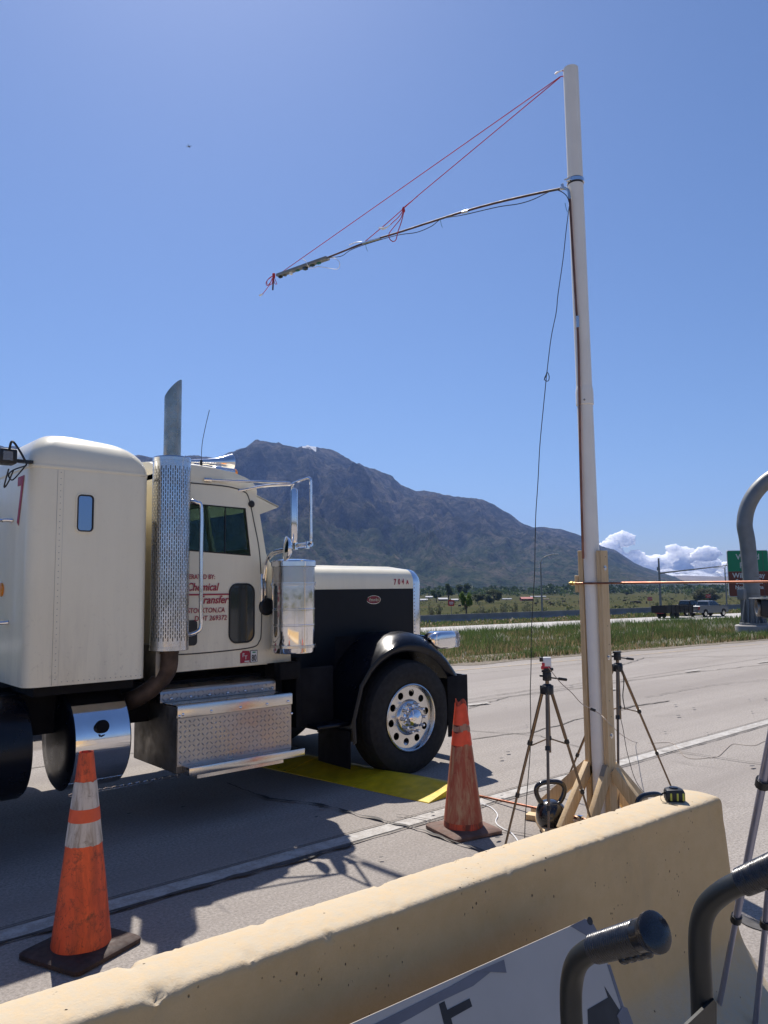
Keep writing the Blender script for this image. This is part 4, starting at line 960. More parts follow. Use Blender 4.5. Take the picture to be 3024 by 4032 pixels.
for i in range(NS+1):
    t = i/NS; s_ = -BL+BL*(t**.8 if True else t)
    endr = max(0, 1-(-s_)/.03); endl = max(0, 1-(s_+BL)/.03)
    rg_ = []
    for (a, z) in full:
        er = max(endr, endl); sc = 1-.035*er*er
        p = BE+BD*s_+BN*(a*sc); zz = z*(1-.012*er*er)
        P = Vector((p.x, p.y, zz)); d = Vector((0, 0, 0))
        if z > .7:
            k = min(1, (z-.7)/.08); edge = max(0, 1-abs(abs(a)-.085)/.03) if z > .76 else 0
            n1 = noise.fractal(P*14, .8, 2.1, 4); n2 = noise.noise(P*5+Vector((7, 0, 0)))
            chip = max(0, noise.fractal(P*Vector((1, 1, 1))*11.+Vector((2, 5, 1)), .7, 2.2, 7)-.34)*.020
            nz_ = .5+1.1*abs(noise.fractal(P*26, .7, 2.2, 4)); big = (max(0, 1-abs((p.x-.80+.04*noise.noise(P*20)))/.10)*max(0, -(a)/.09)*.012*nz_) if a < 0 else max(0, 1-abs((p.x-.80))/.022)*.016
            big += max(0, 1-abs(s_+.12)/.07)*(.010 if a > 0 else .004)
            dz = -(.0026*abs(noise.fractal(P*38, .8, 2.1, 3))*edge+.0018*abs(n1)+edge*(chip+big*(1+.7*n1)))*k+.0010*n2*k-(.0009*max(0, noise.fractal(P*Vector((30, 45, 30)), .8, 2, 3)) if z > .79 else 0)
            d = Vector((0, 0, dz))+BN*(-math.copysign(1, a) if a else 0)*edge*(chip+big*.8)*.8
        else:
            d = BN*(.0022*noise.fractal(P*6, .8, 2, 3)*(1 if a > 0 else -1))
        rg_.append(P+d)
    rings.append(rg_)
mb = MB(); mb.loft(rings); o = mb.build('concrete_barrier', M_BARR, loc=(BE.x-BL/2, 1.75, 0), smooth=50)
tag(o, 'chipped cream painted concrete barrier running along the bottom of the photo', 'barrier')

# --- traffic cones
def cone_mat(name, dirty):
    q = NT(name); xyz = q.n('SeparateXYZ'); q.l(q.coord(), xyz.inputs[0]); Z = xyz.outputs[2]
    st = q.noise(9, 6, .75, src=q.map((1, 1, .22)), dist=.8); n = q.noise(22, 6, .75); n3 = q.noise(5, 4, .6)
    org = q.ramp(n3, [(.3, (.62, .075, .018)), (.7, (.78, .12, .03))])
    dc = (.10, .032, .018)
    if not dirty:
        c = q.mix(q.ramp(st, [(.42, 0.), (.66, .85)]), org, (.28, .045, .02))
        c = q.mix(q.ramp(n, [(.53, 0.), (.66, .8)]), c, dc)
    else:
        c = q.mix(q.ramp(st, [(.42, 0.), (.56, .95)]), (.66, .085, .028), (.14, .03, .018))
        c = q.mix(q.ramp(n, [(.56, 0.), (.68, .8)]), c, (.05, .022, .015))
    crk = q.ramp(q.noise(6, 3, .5, src=q.map((1, 1, .5)), dist=2.2), [(.495, 0.), (.5, .8), (.505, 0.)])
    c = q.mix(crk, c, (.05, .02, .012))
    top = q.ramp(Z, [(.93, 0.), (.95, .6)]); c = q.mix(top, c, (.18, .10, .06) if dirty else (.45, .14, .07))
    q.color(c); q.set(Roughness=.55, Subsurface_Weight=.06, Subsurface_Radius=(.02, .006, .003)); q.bump(n, .25, .003); return q.m
def sleeve_mat(name, base, dirt, amt):
    q = NT(name); st = q.noise(26, 7, .7, src=q.map((1, 1, .12)), dist=.4); n = q.noise(30, 5, .7)
    c = q.mix(q.ramp(st, [(.48-amt*.15, 0.), (.64-amt*.1, .85)]), base, dirt); c = q.mix(q.ramp(n, [(.6, 0.), (.72, .6)]), c, tuple(x*.4 for x in dirt))
    q.color(c); q.set(Roughness=.6); q.bump(st, .2, .003); return q.m
M_BASE = simple('cone_base_rubber', (.045, .025, .02), .75, var=.6, vs=12, bs=40, bstr=.4, bd=.004)
M_BASE2 = simple('worn_cone_base', (.16, .095, .072), .8, var=.5, vs=9, bs=40, bstr=.4, bd=.004)
def cone(loc, rot, H, rb, rt, label, mats, bands, kind, basew):
    t = thing('traffic_cone', loc, label, 'traffic cone', 'orange traffic cones standing by the barrier'); t.rotation_euler = (0, 0, 0)
    L = Vector(loc); R_ = lambda z: rb+(rt-rb)*z/H
    def shell(z0, z1, off, jag=0, dent=0.):
        mb = MB(); n = 48; rings = []
        m = max(2, int((z1-z0)/.02))
        for i in range(m+1):
            z = z0+(z1-z0)*i/m; r_ = []
            for j in range(n):
                a = 2*pi*j/n; zz = z
                if i == 0 and jag: zz -= jag*abs(noise.noise(Vector((cos(a)*3, sin(a)*3, 1))))
                if i == m and jag: zz -= jag*2.5*max(0, noise.noise(Vector((cos(a)*2.2, sin(a)*2.2, 6))))
                r = (R_(zz)+off)*(1+.012*noise.noise(Vector((cos(a)*1.5, sin(a)*1.5, zz*4))))
                if kind == 2 and zz > H-.03: # split mouth
                    r *= 1-.10*sin(a*2+.5); 
                if kind == 2 and i == m: zz += .012*sin(3*a+1)-.01*max(0, cos(a-rot-1))
                r_.append((L.x+r*cos(a), L.y+r*sin(a), L.z+zz))
            rings.append(r_)
        return mb, rings
    mb, rings = shell(.036, H, 0)
    inner = [[(L.x+(p[0]-L.x)*.9, L.y+(p[1]-L.y)*.9, p[2]-.003) for p in r_] for r_ in (rings[-1], rings[-4], rings[-8])]
    mb.loft(rings+inner, caps=False)
    body = mb.build('cone_body', mats[0], t, smooth=60)
    for k, (z0, z1, m_, jag) in enumerate(bands):
        mb, rings = shell(z0, z1, .0022+.0008*k, jag); mb.loft(rings, caps=False); mb.build('reflective_band', m_, body, smooth=60)
    mb = MB(); bw = basew/2
    def sq(s_, z, r):
        P = rrect(-s_, -s_, s_, s_, r, 4)
        return [(L.x+x*cos(rot)-y*sin(rot), L.y+x*sin(rot)+y*cos(rot), L.z+z+.004*noise.noise(Vector((x*9, y*9, z)))) for x, y in P]
    mb.loft([sq(bw-.01, .0, .03), sq(bw, .006, .03), sq(bw, .024, .03), sq(bw-.012, .034, .03), sq(bw*.55, .042, .03)])
    mb.build('cone_base', mats[1], t, smooth=40)
    return t
M_W1 = sleeve_mat('greyed_white_sleeve', (.52, .49, .45), (.24, .20, .16), .2); M_O1 = simple('orange_band', (.66, .10, .035), .55, var=.2, vs=12)
M_W2 = sleeve_mat('stained_sleeve', (.46, .26, .14), (.34, .04, .018), .75); M_O2 = simple('bright_orange_sleeve', (.85, .09, .03), .5, var=.25, vs=10)
M_W3 = sleeve_mat('faded_sleeve', (.42, .23, .15), (.22, .06, .035), .2)
b1 = [onz(95, 3720), onz(505, 3720), onz(240, 3835)]
cone((1.415, 3.875, 0), radians(22), .925, .142, .034, 'orange traffic cone with greyed white sleeves and black base, in the truck shade', (cone_mat('cone_orange', False), M_BASE),
     [(.50, .79, M_W1, .012), (.605, .665, M_O1, 0)], 1, .40)
cone((4.07, 3.885, 0), radians(-12), .905, .143, .034, 'grimy red orange cone with stained sleeves and torn top, by the truck bumper', (cone_mat('cone_grimy', True), M_BASE2),
     [(.03+.05, .595, M_W2, .0), (.595, .69, M_O2, 0), (.69, .735, M_W3, 0), (.735, .875, M_O2, 0)], 2, .40)

# --- yellow cable ramp
M_YEL = simple('yellow_ramp_paint', (.70, .49, .012), .45, var=.3, vs=7, bs=40, bstr=.25)
A = onz(1690, 3165); B = Vector((A.x-.46, A.y+3.1, 0)); dr = (B-A).normalized(); px_ = Vector((-dr.y, dr.x, 0))*-1
wd = .66
def bump_section(a, b, h=.068, lip=.0):
    mb = MB(); pf = [(0, 0), (.004, .006), (wd*.50, h-.004), (wd*.54, h), (wd*.60, h), (wd*.64, h-.004), (wd-.004, .006), (wd, 0)]
    mb.loft([[tuple(p+px_*u+Vector((0, 0, z+.001))) for u, z in pf] for p in (a, b)])
    mb.add([tuple(a+px_*u+dr*.0+Vector((0, 0, z))) for u, z in ((0, .002), (wd*.54, h+.004), (wd*.60, h+.004), (wd, .002))]+[tuple(a+px_*u+dr*.02+Vector((0, 0, z))) for u, z in ((0, .002), (wd*.54, h+.004), (wd*.60, h+.004), (wd, .002))], [[0, 1, 5, 4], [1, 2, 6, 5], [2, 3, 7, 6]])
    return mb
cr = thing('speed_bump', A, 'yellow rubber speed bump lying across the lane behind the front wheel', 'speed bump')
L1 = (onz(1395, 3098)-A).length; k = 0; a = A
for i, L_ in enumerate((L1, L1*1.02, L1, .6)):
    mb = bump_section(a+dr*.006, a+dr*(L_-.006), .068 if i % 2 else .072)
    mb.build('ramp_section', M_YEL, cr, smooth=20); a = a+dr*L_

# --- PVC mast on a timber foot
def wood_mat(name, rot):
    q = NT(name); g = q.noise(3.5, 6, .65, src=q.map((14, 14, .8), rot), dist=1.0); n = q.noise(2, 4)
    c = q.ramp(g, [(.3, (.50, .34, .165)), (.5, (.60, .43, .235)), (.7, (.68, .52, .31))]); c = q.mix(q.ramp(n, [(.4, 0.), (.7, .3)]), c, (.50, .36, .20))
    q.color(c); q.set(Roughness=.65); q.bump(g, .2, .002); return q.m
M_WOOD = wood_mat('pine_timber', (0, 0, 0)); M_WOODF = wood_mat('pine_timber_flat', (0, radians(90), 0))
M_WOODP = simple('weathered_patch', (.28, .24, .18), .7, var=.2)
M_PVC = simple('pvc_pipe', (.82, .78, .70), .42, var=.06, vs=5, bs=20, bstr=.02)
PC = dep(2349, 2600, 5.5); PC.z = 0
pm_ = thing('mast', PC, 'tall white pipe mast bolted between pine boards on a braced wooden foot', 'mast')
top = onx(2246, 275, PC.x+.0); 
LEANX, LEANY = 0.0, 0.0
def pc(z): return Vector((PC.x+LEANX*z, PC.y+LEANY*z, z))
ztop = 5.36
# lean chosen so that the slightly tilted mast stands as photographed
for _ in range(30):
    a_ = pix(pc(ztop)); e = a_[0]-2247; LEANY += .0004*e*.9; ztop += (a_[1]-272)*.0012
mb = MB(); zj = 3.0
for _ in range(20): zj += (pix(pc(zj))[1]-1540)*.0015
mb.tube([pc(0), pc(zj-.05)], .0575, 32); mb.build('lower_pipe', M_PVC, pm_)
mb = MB(); nseg = 10
mb.tube([pc(zj), pc(ztop)], .0575, 32, caps=False); mb.tube([pc(ztop), pc(ztop-.4)], .052, 32, caps=False)
mb.ring([(.052, 0), (.0575, 0)], o=pc(ztop), n=32); up = mb.build('upper_pipe', M_PVC, pm_)
mb = MB(); mb.tube([pc(zj-.11), pc(zj-.105), pc(zj-.005), pc(zj+.005), pc(zj+.035)], [.0575, .064, .064, .0625, .0577], 32); mb.build('pipe_coupling', M_PVC, pm_, smooth=50)
mb = MB(); pv_ = -FW; pv_.z = 0; pv_.normalize(); r_ = pc(zj-.08)+pv_.cross(Vector((0, 0, 1)))*.02+pv_*.062
mb.lathe([(.007, 0), (.007, .004), (0, .006)], r_, pv_, 10); mb.build('screw', M_DULL, pm_)
# boards
ZB = 1.955
for sgn in (-1, 1):
    yb = PC.y+sgn*.078
    mb = MB().box((PC.x-.0445, yb-.019, .04), (PC.x+.0445, yb+.019, ZB+(.0 if sgn < 0 else .005)), .002, 1); ub = mb.build('upright_board', M_WOOD, pm_)
    if sgn < 0:
        mb = MB()
        for z, off in ((1.83, 0), (1.20, .004), (.66, .0)): mb.lathe([(.019, 0), (.019, .003), (.010, .003), (.010, .010), (0, .011)], (PC.x+off, yb-.019, z), (0, -1, 0), 12)
        mb.build('bolt', M_ALU, ub)
        mb = MB()
        for z in (1.91, 1.72, 1.42, 1.29, .98, .90, .79, .74): mb.lathe([(.004, .0005), (0, .001)], (PC.x+.005+.012*sin(z*40), yb-.0193, z), (0, -1, 0), 8)
        mb.build('screw', M_SEAM, ub)
def brace(a, b, m=M_WOOD, name='brace'):
    mb = MB().beam(a, b, .086, .038, None, .002); return mb.build(name, M_WOOD, pm_)
for sgn, dx, z0, ex in ((-1, -1, .44, .26), (-1, 1, .44, .46), (1, -1, .44, .34), (1, 1, .42, .42)):
    yb = PC.y+sgn*.078; x0 = PC.x+dx*.03
    d = Vector((dx*ex, 0, -(z0-.06))); side = Vector((0, 1, 0)); a = Vector((x0, yb, z0)); b = Vector((x0+dx*ex, yb, .06))
    up_ = d.normalized().cross(side)
    mb = MB().beam(a, b, .038, .086, side, .002); br = mb.build('brace', M_WOOD, pm_)
    if sgn < 0 and dx < 0:
        mb = MB().beam(a.lerp(b, .0)+up_*(-.0445 if up_.z < 0 else .0445), a.lerp(b, .17)+up_*(-.0445 if up_.z < 0 else .0445), .036, .001, side); mb.build('stained_end', M_WOODP, br)
a = Vector((PC.x, PC.y+.10, .43)); b = Vector((PC.x-.01, PC.y+.52, .06)); mb = MB().beam(a, b, .038, .086, (1, 0, 0), .002); mb.build('brace', M_WOOD, pm_)
a = Vector((PC.x, PC.y-.10, .42)); b = Vector((PC.x+.02, PC.y-.42, .06)); mb = MB().beam(a, b, .038, .086, (1, 0, 0), .002); mb.build('brace', M_WOOD, pm_)
mb = MB(); mb.box((PC.x-.52, PC.y-.122, .002), (PC.x+.6, PC.y-.033, .04), .002, 1); mb.box((PC.x-.50, PC.y+.033, .002), (PC.x+.6, PC.y+.122, .04), .002, 1); mb.build('foot_board', M_WOODF, pm_)
mb = MB(); mb.box((PC.x-.044, PC.y+.125, .002), (PC.x+.044, PC.y+.60, .04), .002, 1); mb.box((PC.x-.044, PC.y-.7, .002), (PC.x+.044, PC.y-.125, .04), .002, 1); mb.build('foot_board', M_WOOD, pm_)
a = onz(2075, 3212, .02); b = onz(2130, 3222, .02); c = onz(2168, 3285, .02)
mb = MB().beam((a.x, a.y, .0215), (PC.x-.02, PC.y+.13, .0215), .088, .038, None, .002); mb.beam((b.x, b.y, .0215), (c.x, c.y, .0215), .088, .037, None, .002); mb.build('foot_board', M_WOODF, pm_)
mb = MB().box((PC.x-.05, PC.y+.098, 1.66), (PC.x+.02, PC.y+.128, 1.78), .003, 1); mb.build('wood_block', M_WOOD, pm_)
# clamp
zc = 4.5
for _ in range(20): zc += (pix(pc(zc))[1]-716)*.0015
mb = MB(); mb.ring([(.0575, -.016), (.063, -.014), (.0655, -.014), (.0655, .014), (.063, .014), (.0575, .016)], o=pc(zc), n=40); c1 = mb.build('pipe_clamp', M_CHROME, pm_)
mb = MB(); mb.ring([(.0576, -.026), (.0600, -.024), (.0600, .020), (.0576, .022)], o=pc(zc), n=40); mb.build('clamp_lining', M_BLK, c1)
mb = MB(); bb_ = pc(zc)+Vector((-.068, .012, .0)); mb.box(bb_-Vector((.012, .02, .012)), bb_+Vector((.012, .02, .014)), .003); mb.tube([bb_+Vector((-.014, -.02, .005)), bb_+Vector((-.014, .03, .005))], .005, 8); mb.build('clamp_screw', M_CHROME, c1)

# --- copper boom with sensor boards
M_COP = simple('copper_pipe', (.32, .14, .09), .36, 1., var=.35, vs=9, bs=30, bstr=.05)
M_COPD = simple('aged_copper', (.085, .036, .026), .6, .3, var=.35, vs=9)
M_BRASS = simple('brass_fitting', (.72, .52, .20), .3, 1., var=.15)
BX = PC.x-.075
e0 = Vector((BX, pc(zc).y+.05, zc-.04)); tip = onx(1085, 1087, BX)
bmth = thing('sensor_boom', e0, 'thin copper boom reaching out from the mast, circuit boards at its tip', 'boom')
bp = [onx(px, py, BX) for px, py in ((2212, 742), (2100, 765), (1960, 797), (1830, 832), (1700, 873), (1570, 915), (1440, 955), (1300, 1010), (1180, 1055), (1090, 1083))]
elb = onx(2236, 752, BX)
mb = MB().tube(smoothpath(bp, 5), .0095, 12); mb.build('boom_pipe', M_COPD, bmth)
pth = [onx(2215, 741, BX), onx(2228, 742, BX), onx(2238, 750, BX), onx(2241, 765, BX), onx(2243, 785, BX)]
mb = MB().tube(smoothpath(pth, 5), .012, 12); mb.tube([onx(2208, 742, BX), onx(2220, 741, BX)], .013, 12); mb.box(onx(2214, 738, BX)+Vector((-.004, -.012, -.02)), onx(2214, 738, BX)+Vector((.004, .012, .03)), .002); mb.build('elbow_fitting', M_ALU, bmth)
vp_ = [onx(px, py, BX) for px, py in ((2243, 780), (2256, 1000), (2268, 1200), (2276, 1330), (2280, 1500), (2284, 1750), (2290, 2000), (2296, 2200))]
mb = MB().tube(smoothpath(vp_, 5), .009, 12); mb.build('down_pipe', M_COP, bmth)
mb = MB(); mb.tube([onx(2274, 1245, BX), onx(2276, 1290, BX)], .0115, 12); mb.build('pipe_coupler', M_ALU, bmth)
mb = MB(); mb.tube([onx(1500, 937, BX), onx(1430, 958, BX)], .014, 10); mb.tube([onx(1845, 830, BX), onx(1820, 836, BX)], .013, 10); mb.build('silver_tape', M_CHROME, bmth)
mb = MB(); fit = onx(1077, 1088, BX); mb.tube([fit+Vector((0, 0, .0)), onx(1074, 1142, BX)], .009, 10); mb.build('tip_pipe', M_COPD, bmth)
M_PCB = simple('dark_circuit_board', (.03, .06, .05), .5, var=.4, vs=30); M_GREY = simple('grey_rail', (.18, .19, .19), .5, var=.2); M_TEAL = simple('teal_print', (.02, .16, .14), .4)
ra, rb_ = onx(1095, 1085, BX-.03), onx(1290, 1016, BX-.03)
mb = MB().beam(ra, rb_, .06, .03, (1, 0, 0), .002); rl = mb.build('sensor_rail', M_GREY, bmth)
rnd = random.Random(11); 
for i, (px, py, w, h, d, m_) in enumerate(((1105, 1088, .05, .035, .03, M_BLK), (1122, 1082, .035, .03, .03, M_DULL), (1146, 1074, .03, .045, .03, M_WHITE), (1172, 1064, .05, .02, .03, M_TEAL), (1202, 1056, .055, .035, .04, M_DGLASS), (1230, 1044, .05, .025, .035, M_PCB), (1255, 1036, .05, .02, .03, M_TEAL), (1275, 1024, .035, .025, .03, M_GREY))):
    c = onx(px, py, BX-.03); dd = (rb_-ra).normalized(); mb = MB().beam(c-dd*w/2, c+dd*w/2, d, h, (1, 0, 0), .003); mb.build('sensor_module', m_, rl)
mb = MB(); c = onx(1215, 1045, BX-.03); mb.tube(smoothpath([onx(1192, 1020, BX-.04), onx(1205, 1030, BX-.06), onx(1212, 1045, BX-.06), onx(1222, 1056, BX-.03), onx(1250, 1050, BX-.03)], 5), .004, 6)
mb.tube(smoothpath([onx(1250, 1048, BX-.03), onx(1295, 1056, BX-.03), onx(1325, 1060, BX-.03), onx(1337, 1048, BX-.03), onx(1335, 1030, BX-.03), onx(1315, 1016, BX-.03), onx(1290, 1020, BX-.03)], 5), .003, 6)
mb.tube(smoothpath([onx(1375, 965, BX), onx(1400, 955, BX), onx(1425, 952, BX)], 4), .0045, 6); mb.build('cable_tie', M_WHITE, bmth)
mb = MB()
for px, py in ((1733, 862), (1438, 955), (2225, 800)):
    mb.tube(smoothpath([onx(px, py, BX-.01), onx(px+4, py+20, BX-.01), onx(px+9, py+34, BX-.01)], 4), .0022, 5)
mb.build('green_tie', M_TEAL, bmth)
mb = MB(); wire = [(1300, 1014), (1345, 1008), (1380, 985), (1440, 962), (1560, 927), (1640, 915), (1700, 890), (1740, 862), (1830, 845), (1960, 815), (2040, 803), (2100, 785), (2170, 752), (2200, 750), (2230, 770), (2242, 800)]
mb.tube(smoothpath([onx(a, b, BX-.02) for a, b in wire], 5), .0035, 6); mb.build('sensor_wire', M_BLUEREF, bmth)

# --- red cords
M_CORD = simple('red_cord', (.50, .035, .05), .8, var=.2)
pt = pc(ztop-.06)+Vector((-.05, .035, 0))
kn = onx(1588, 826, BX-.01); at = onx(1438, 950, BX)
cdt = thing('red_cord', pt, 'red cord running from the top of the mast down to the tip of the boom', 'cord')
mb = MB(); mb.tube([onx(2206, 302, BX+.02), onx(1098, 1080, BX)], .0042, 6); mb.tube([onx(2206, 302, BX+.02), pc(ztop-.05)+Vector((-.03, .04, 0))], .0042, 6)
kx = onx(1078, 1085, BX)
mb2 = MB()
for i in range(7):
    z = (i-3)*.007; mb.tube([kx+Vector((.014*cos(a), .014*sin(a), z)) for a in np.arange(8)*pi/4], .0045, 6, closed=True)
for l in ([(1076, 1085), (1060, 1095), (1048, 1112), (1052, 1125), (1066, 1110), (1076, 1090)], [(1077, 1085), (1085, 1105), (1090, 1118), (1082, 1116), (1078, 1098)], [(1072, 1095), (1062, 1120), (1048, 1140), (1034, 1158)], [(1070, 1090), (1052, 1105), (1054, 1122), (1070, 1118), (1074, 1098)]):
    mb.tube(smoothpath([onx(a, b, BX-.02) for a, b in l], 5), .004, 6)
mb.build('cord_line', M_CORD, cdt)
mb = MB(); mb.tube([onx(1033, 1158, BX-.02), onx(1023, 1163, BX-.02)], [.008, .012], 8); mb.build('taped_end', M_WHITE, cdt)
cdt = thing('red_cord', pt, 'second red cord, knotted with hanging loops, tied to the middle of the boom', 'cord')
mb = MB(); mb.tube([onx(2206, 304, BX+.02), onx(1648, 768, BX)], .0042, 6); mb.tube([onx(1648, 768, BX), onx(1588, 822, BX)], .0045, 6); mb.tube([onx(1645, 772, BX-.01), onx(1592, 815, BX-.01)], .004, 6)
mb.tube([onx(1588, 822, BX), onx(1520, 882, BX), at], .0045, 6)
mb.tube([kn+Vector((0, 0, .03)), kn+Vector((0, 0, .012)), kn, kn-Vector((0, .01, .02)), kn-Vector((0, .01, .03))], [.004, .013, .016, .012, .004], 8)
for l in ([(1586, 830), (1575, 848), (1562, 862), (1550, 872), (1538, 884)], [(1588, 830), (1578, 860), (1550, 895), (1532, 920), (1534, 940), (1548, 951), (1560, 942), (1566, 915), (1580, 875), (1590, 835)]):
    mb.tube(smoothpath([onx(a, b, BX-.02) for a, b in l], 5), .0042, 6)
mb.build('cord_line', M_CORD, cdt)
mb = MB(); mb.tube([onx(1537, 885, BX-.02), onx(1528, 892, BX-.02), onx(1520, 897, BX-.02), onx(1508, 900, BX-.02), onx(1492, 897, BX-.02)], [.006, .004, .008, .013, .006], 8); mb.build('taped_end', M_WHITE, cdt)
cdt = thing('cord_end', pc(ztop), 'short taped cord end sticking out of the very top of the mast', 'cord')
mb = MB(); mb.tube([onx(2215, 278, BX+.03), onx(2226, 283, BX+.03), pc(ztop-.01)+Vector((0, .02, 0))], .004, 6); mb.build('cord_line', M_CORD, cdt)
mb = MB(); mb.tube([onx(2215, 277, BX+.03), onx(2204, 281, BX+.03), onx(2192, 286, BX+.03), onx(2186, 292, BX+.03)], [.005, .004, .008, .007], 8); mb.build('taped_end', M_WHITE, cdt)

# --- black cable hanging from the boom
hp = [(2243, 800), (2230, 900), (2217, 1020), (2197, 1160), (2190, 1230), (2170, 1330), (2153, 1470), (2150, 1500), (2140, 1600), (2126, 1750), (2118, 1900), (2110, 2020), (2107, 2130), (2105, 2250), (2098, 2380), (2092, 2500), (2091, 2620), (2088, 2730), (2090, 2850), (2088, 2950), (2080, 3060), (2073, 3150), (2068, 3230), (2066, 3300)]
d0 = (onx(2243, 800, BX)-EYE).dot(FW); g0 = (onz(2066, 3300, .003)-EYE).dot(FW)
pts = [dep(a, b, d0+(g0-d0)*(i/(len(hp)-1))) for i, (a, b) in enumerate(hp)]
ht_ = thing('cable', pts[0], 'thin black cable hanging slack from the boom clamp down to the ground', 'cable')
mb = MB().tube(smoothpath(pts, 5), .0032, 6); kk = pts[6]
dk = (kk-EYE).dot(FW)
mb.tube(smoothpath([dep(a, b, dk) for a, b in ((2153, 1470), (2144, 1490), (2150, 1500), (2160, 1498), (2162, 1480), (2154, 1466), (2148, 1485), (2142, 1496))], 5), .0032, 6); mb.build('cable_run', M_BLK, ht_)

# --- horizontal copper pipe with brass end
a = dep(2262, 2297, 1); y0 = onx(2262, 2297, PC.x-.062); y1 = onx(3200, 2289, PC.x-.062)
cp = thing('copper_pipe', y0, 'level copper pipe with brass end fixed across the mast at eye height', 'pipe')
mb = MB().tube([y0, y1], .0072, 12); mb.build('pipe_run', M_COP, cp)
d = (y0-y1).normalized(); mb = MB().tube([y0-d*.01, y0+d*.012, y0+d*.013, y0+d*.03, y0+d*.031, y0+d*.045], [.011, .011, .016, .016, .011, .010], 6); mb.build('brass_fitting', M_BRASS, cp, smooth=20)
# --- copper pipe lying on the ground
a = onz(1885, 3133, .012); b = onz(2125, 3185, .05); c = onz(2310, 3228, .05)
cp = thing('copper_pipe', a, 'copper pipe lying on the pavement from the cone to the wooden foot', 'pipe')
mb = MB().tube([a, b, c], .009, 10); mb.build('pipe_run', M_COP, cp)
mb = MB(); e = onz(2285, 3222, .052); f_ = onz(2290, 3223, .052); mb.tube([e, e.lerp(c, .2)], .014, 10); mb.box(e-Vector((.012, .02, .012)), e+Vector((.012, .02, .02)), .003); mb.build('tee_fitting', M_CHROME, cp)

# --- kettlebells
M_IRON = simple('gloss_black_iron', (.012, .012, .014), .22, var=.2, vs=8, bs=60, bstr=.08, coat=.5)
def kettlebell(loc, ang, label):
    t = thing('kettlebell', loc, label, 'kettlebell', 'black kettlebells weighing down the wooden foot')
    L = Vector(loc); mb = MB().lathe([(0, 0), (.055, 0), (.075, .01), (.098, .045), (.108, .09), (.104, .135), (.088, .17), (.06, .195), (.03, .203), (0, .205)], L, n=40)
    mb.build('weight_ball', M_IRON, t, smooth=80)
    u = Vector((cos(ang), sin(ang), 0)); P = []
    for a, z in ((-.045, .165), (-.082, .205), (-.103, .255), (-.098, .295), (-.07, .318), (-.03, .326), (.03, .326), (.07, .318), (.098, .295), (.103, .255), (.082, .205), (.045, .165)): P.append(L+u*a+Vector((0, 0, z)))
    mb = MB().tube(smoothpath(P, 4), .0175, 14); mb.build('handle', M_IRON, t, smooth=80); return t
k1 = onz(2172, 3268, .0); kettlebell((k1.x, k1.y, .002), radians(49-90+8), 'black kettlebell standing on the ground left of the mast foot')
k2 = onz(2560, 3140, .31); kettlebell((k2.x, k2.y, .002), radians(-20), 'black kettlebell right of the mast, only its handle showing above the barrier')

# --- tripods
M_BRZ = simple('bronze_leg', (.20, .145, .10), .35, .8, var=.15, vs=8); M_SIL = simple('silver_leg', (.36, .36, .44), .38, .7, var=.08, vs=8)
def leg(t, a, b, rs, m_, nsec=3):
    a = Vector(a); b = Vector(b); mb = MB(); 
    for i in range(nsec):
        mb.tube([a.lerp(b, i/nsec), a.lerp(b, (i+1)/nsec)], rs[i], 10)
    lg = mb.build('leg', m_, t)
    for i in range(1, nsec):
        p = a.lerp(b, i/nsec); q_ = a.lerp(b, i/nsec+.028/((b-a).length)); MB().tube([p, q_], rs[i-1]*1.5, 10).build('leg_clamp', M_BLK, lg)
    MB().tube([b, b+(b-a).normalized()*.02], rs[-1]*1.3, 8).build('rubber_foot', M_BLK, lg); return lg
def tripod(ap, feet, label, m_, rs, zb=.31, column=True, head=True, pan=(1, 0)):
    t = thing('tripod', (ap.x, ap.y, 0), label, 'tripod')
    for f in feet:
        d = (Vector((f.x, f.y, 0))-Vector((ap.x, ap.y, 0))).normalized()
        leg(t, (ap.x+d.x*.028, ap.y+d.y*.028, ap.z-.01), (f.x, f.y, .012), rs, m_)
    mb = MB().lathe([(.02, -.05), (.036, -.045), (.04, -.01), (.034, .01), (.022, .02)], ap, n=16)
    for f in feet:
        d = (Vector((f.x, f.y, 0))-Vector((ap.x, ap.y, 0))).normalized(); mb.box(ap+d*.028-Vector((.016, .016, .045)), ap+d*.028+Vector((.016, .016, .01)), .004)
    mb.build('shoulder', M_BLK, t)
    L_ = ap.z*zb
    mb = MB(); mb.tube([ap+Vector((0, 0, .05)), ap-Vector((0, 0, L_+.09))], rs[0]*1.1, 10); mb.build('centre_column', m_, t)
    cz = ap.z-L_; mb = MB()
    for f in feet:
        p = ap.lerp(Vector((f.x, f.y, .012)), (L_+.06)/ap.z*1.0); mb.tube([(ap.x, ap.y, cz), p], .0045, 6)
    mb.build('spreader', m_, t); mb = MB().lathe([(.016, -.012), (.018, 0), (.016, .014)], (ap.x, ap.y, cz), n=12); mb.build('spreader_hub', M_BLK, t)
    if head:
        c = ap+Vector((0, 0, .06)); mb = MB().box(c-Vector((.022, .022, .02)), c+Vector((.022, .022, .035)), .006); mb.box(c+Vector((-.03, -.022, .035)), c+Vector((.03, .022, .05)), .004); mb.tube([c+Vector((0, .03, .01)), c+Vector((0, .055, .01))], .009, 8); mb.build('pan_head', M_BLK, t)
        mb = MB(); q_ = c+Vector((pan[0]*.02, pan[1]*.02, .0)); e_ = c+Vector((pan[0]*.13, pan[1]*.13, -.015)); mb.tube([q_, q_.lerp(e_, .45), q_.lerp(e_, .5), e_], [.005, .005, .010, .009], 8); mb.build('pan_handle', M_BLK, t)
    return t
apF = dep(2155, 2705, 5.02)
fL = onz(1990, 3335); fC = onz(2163, 3430); fR = onz(2350, 3310)
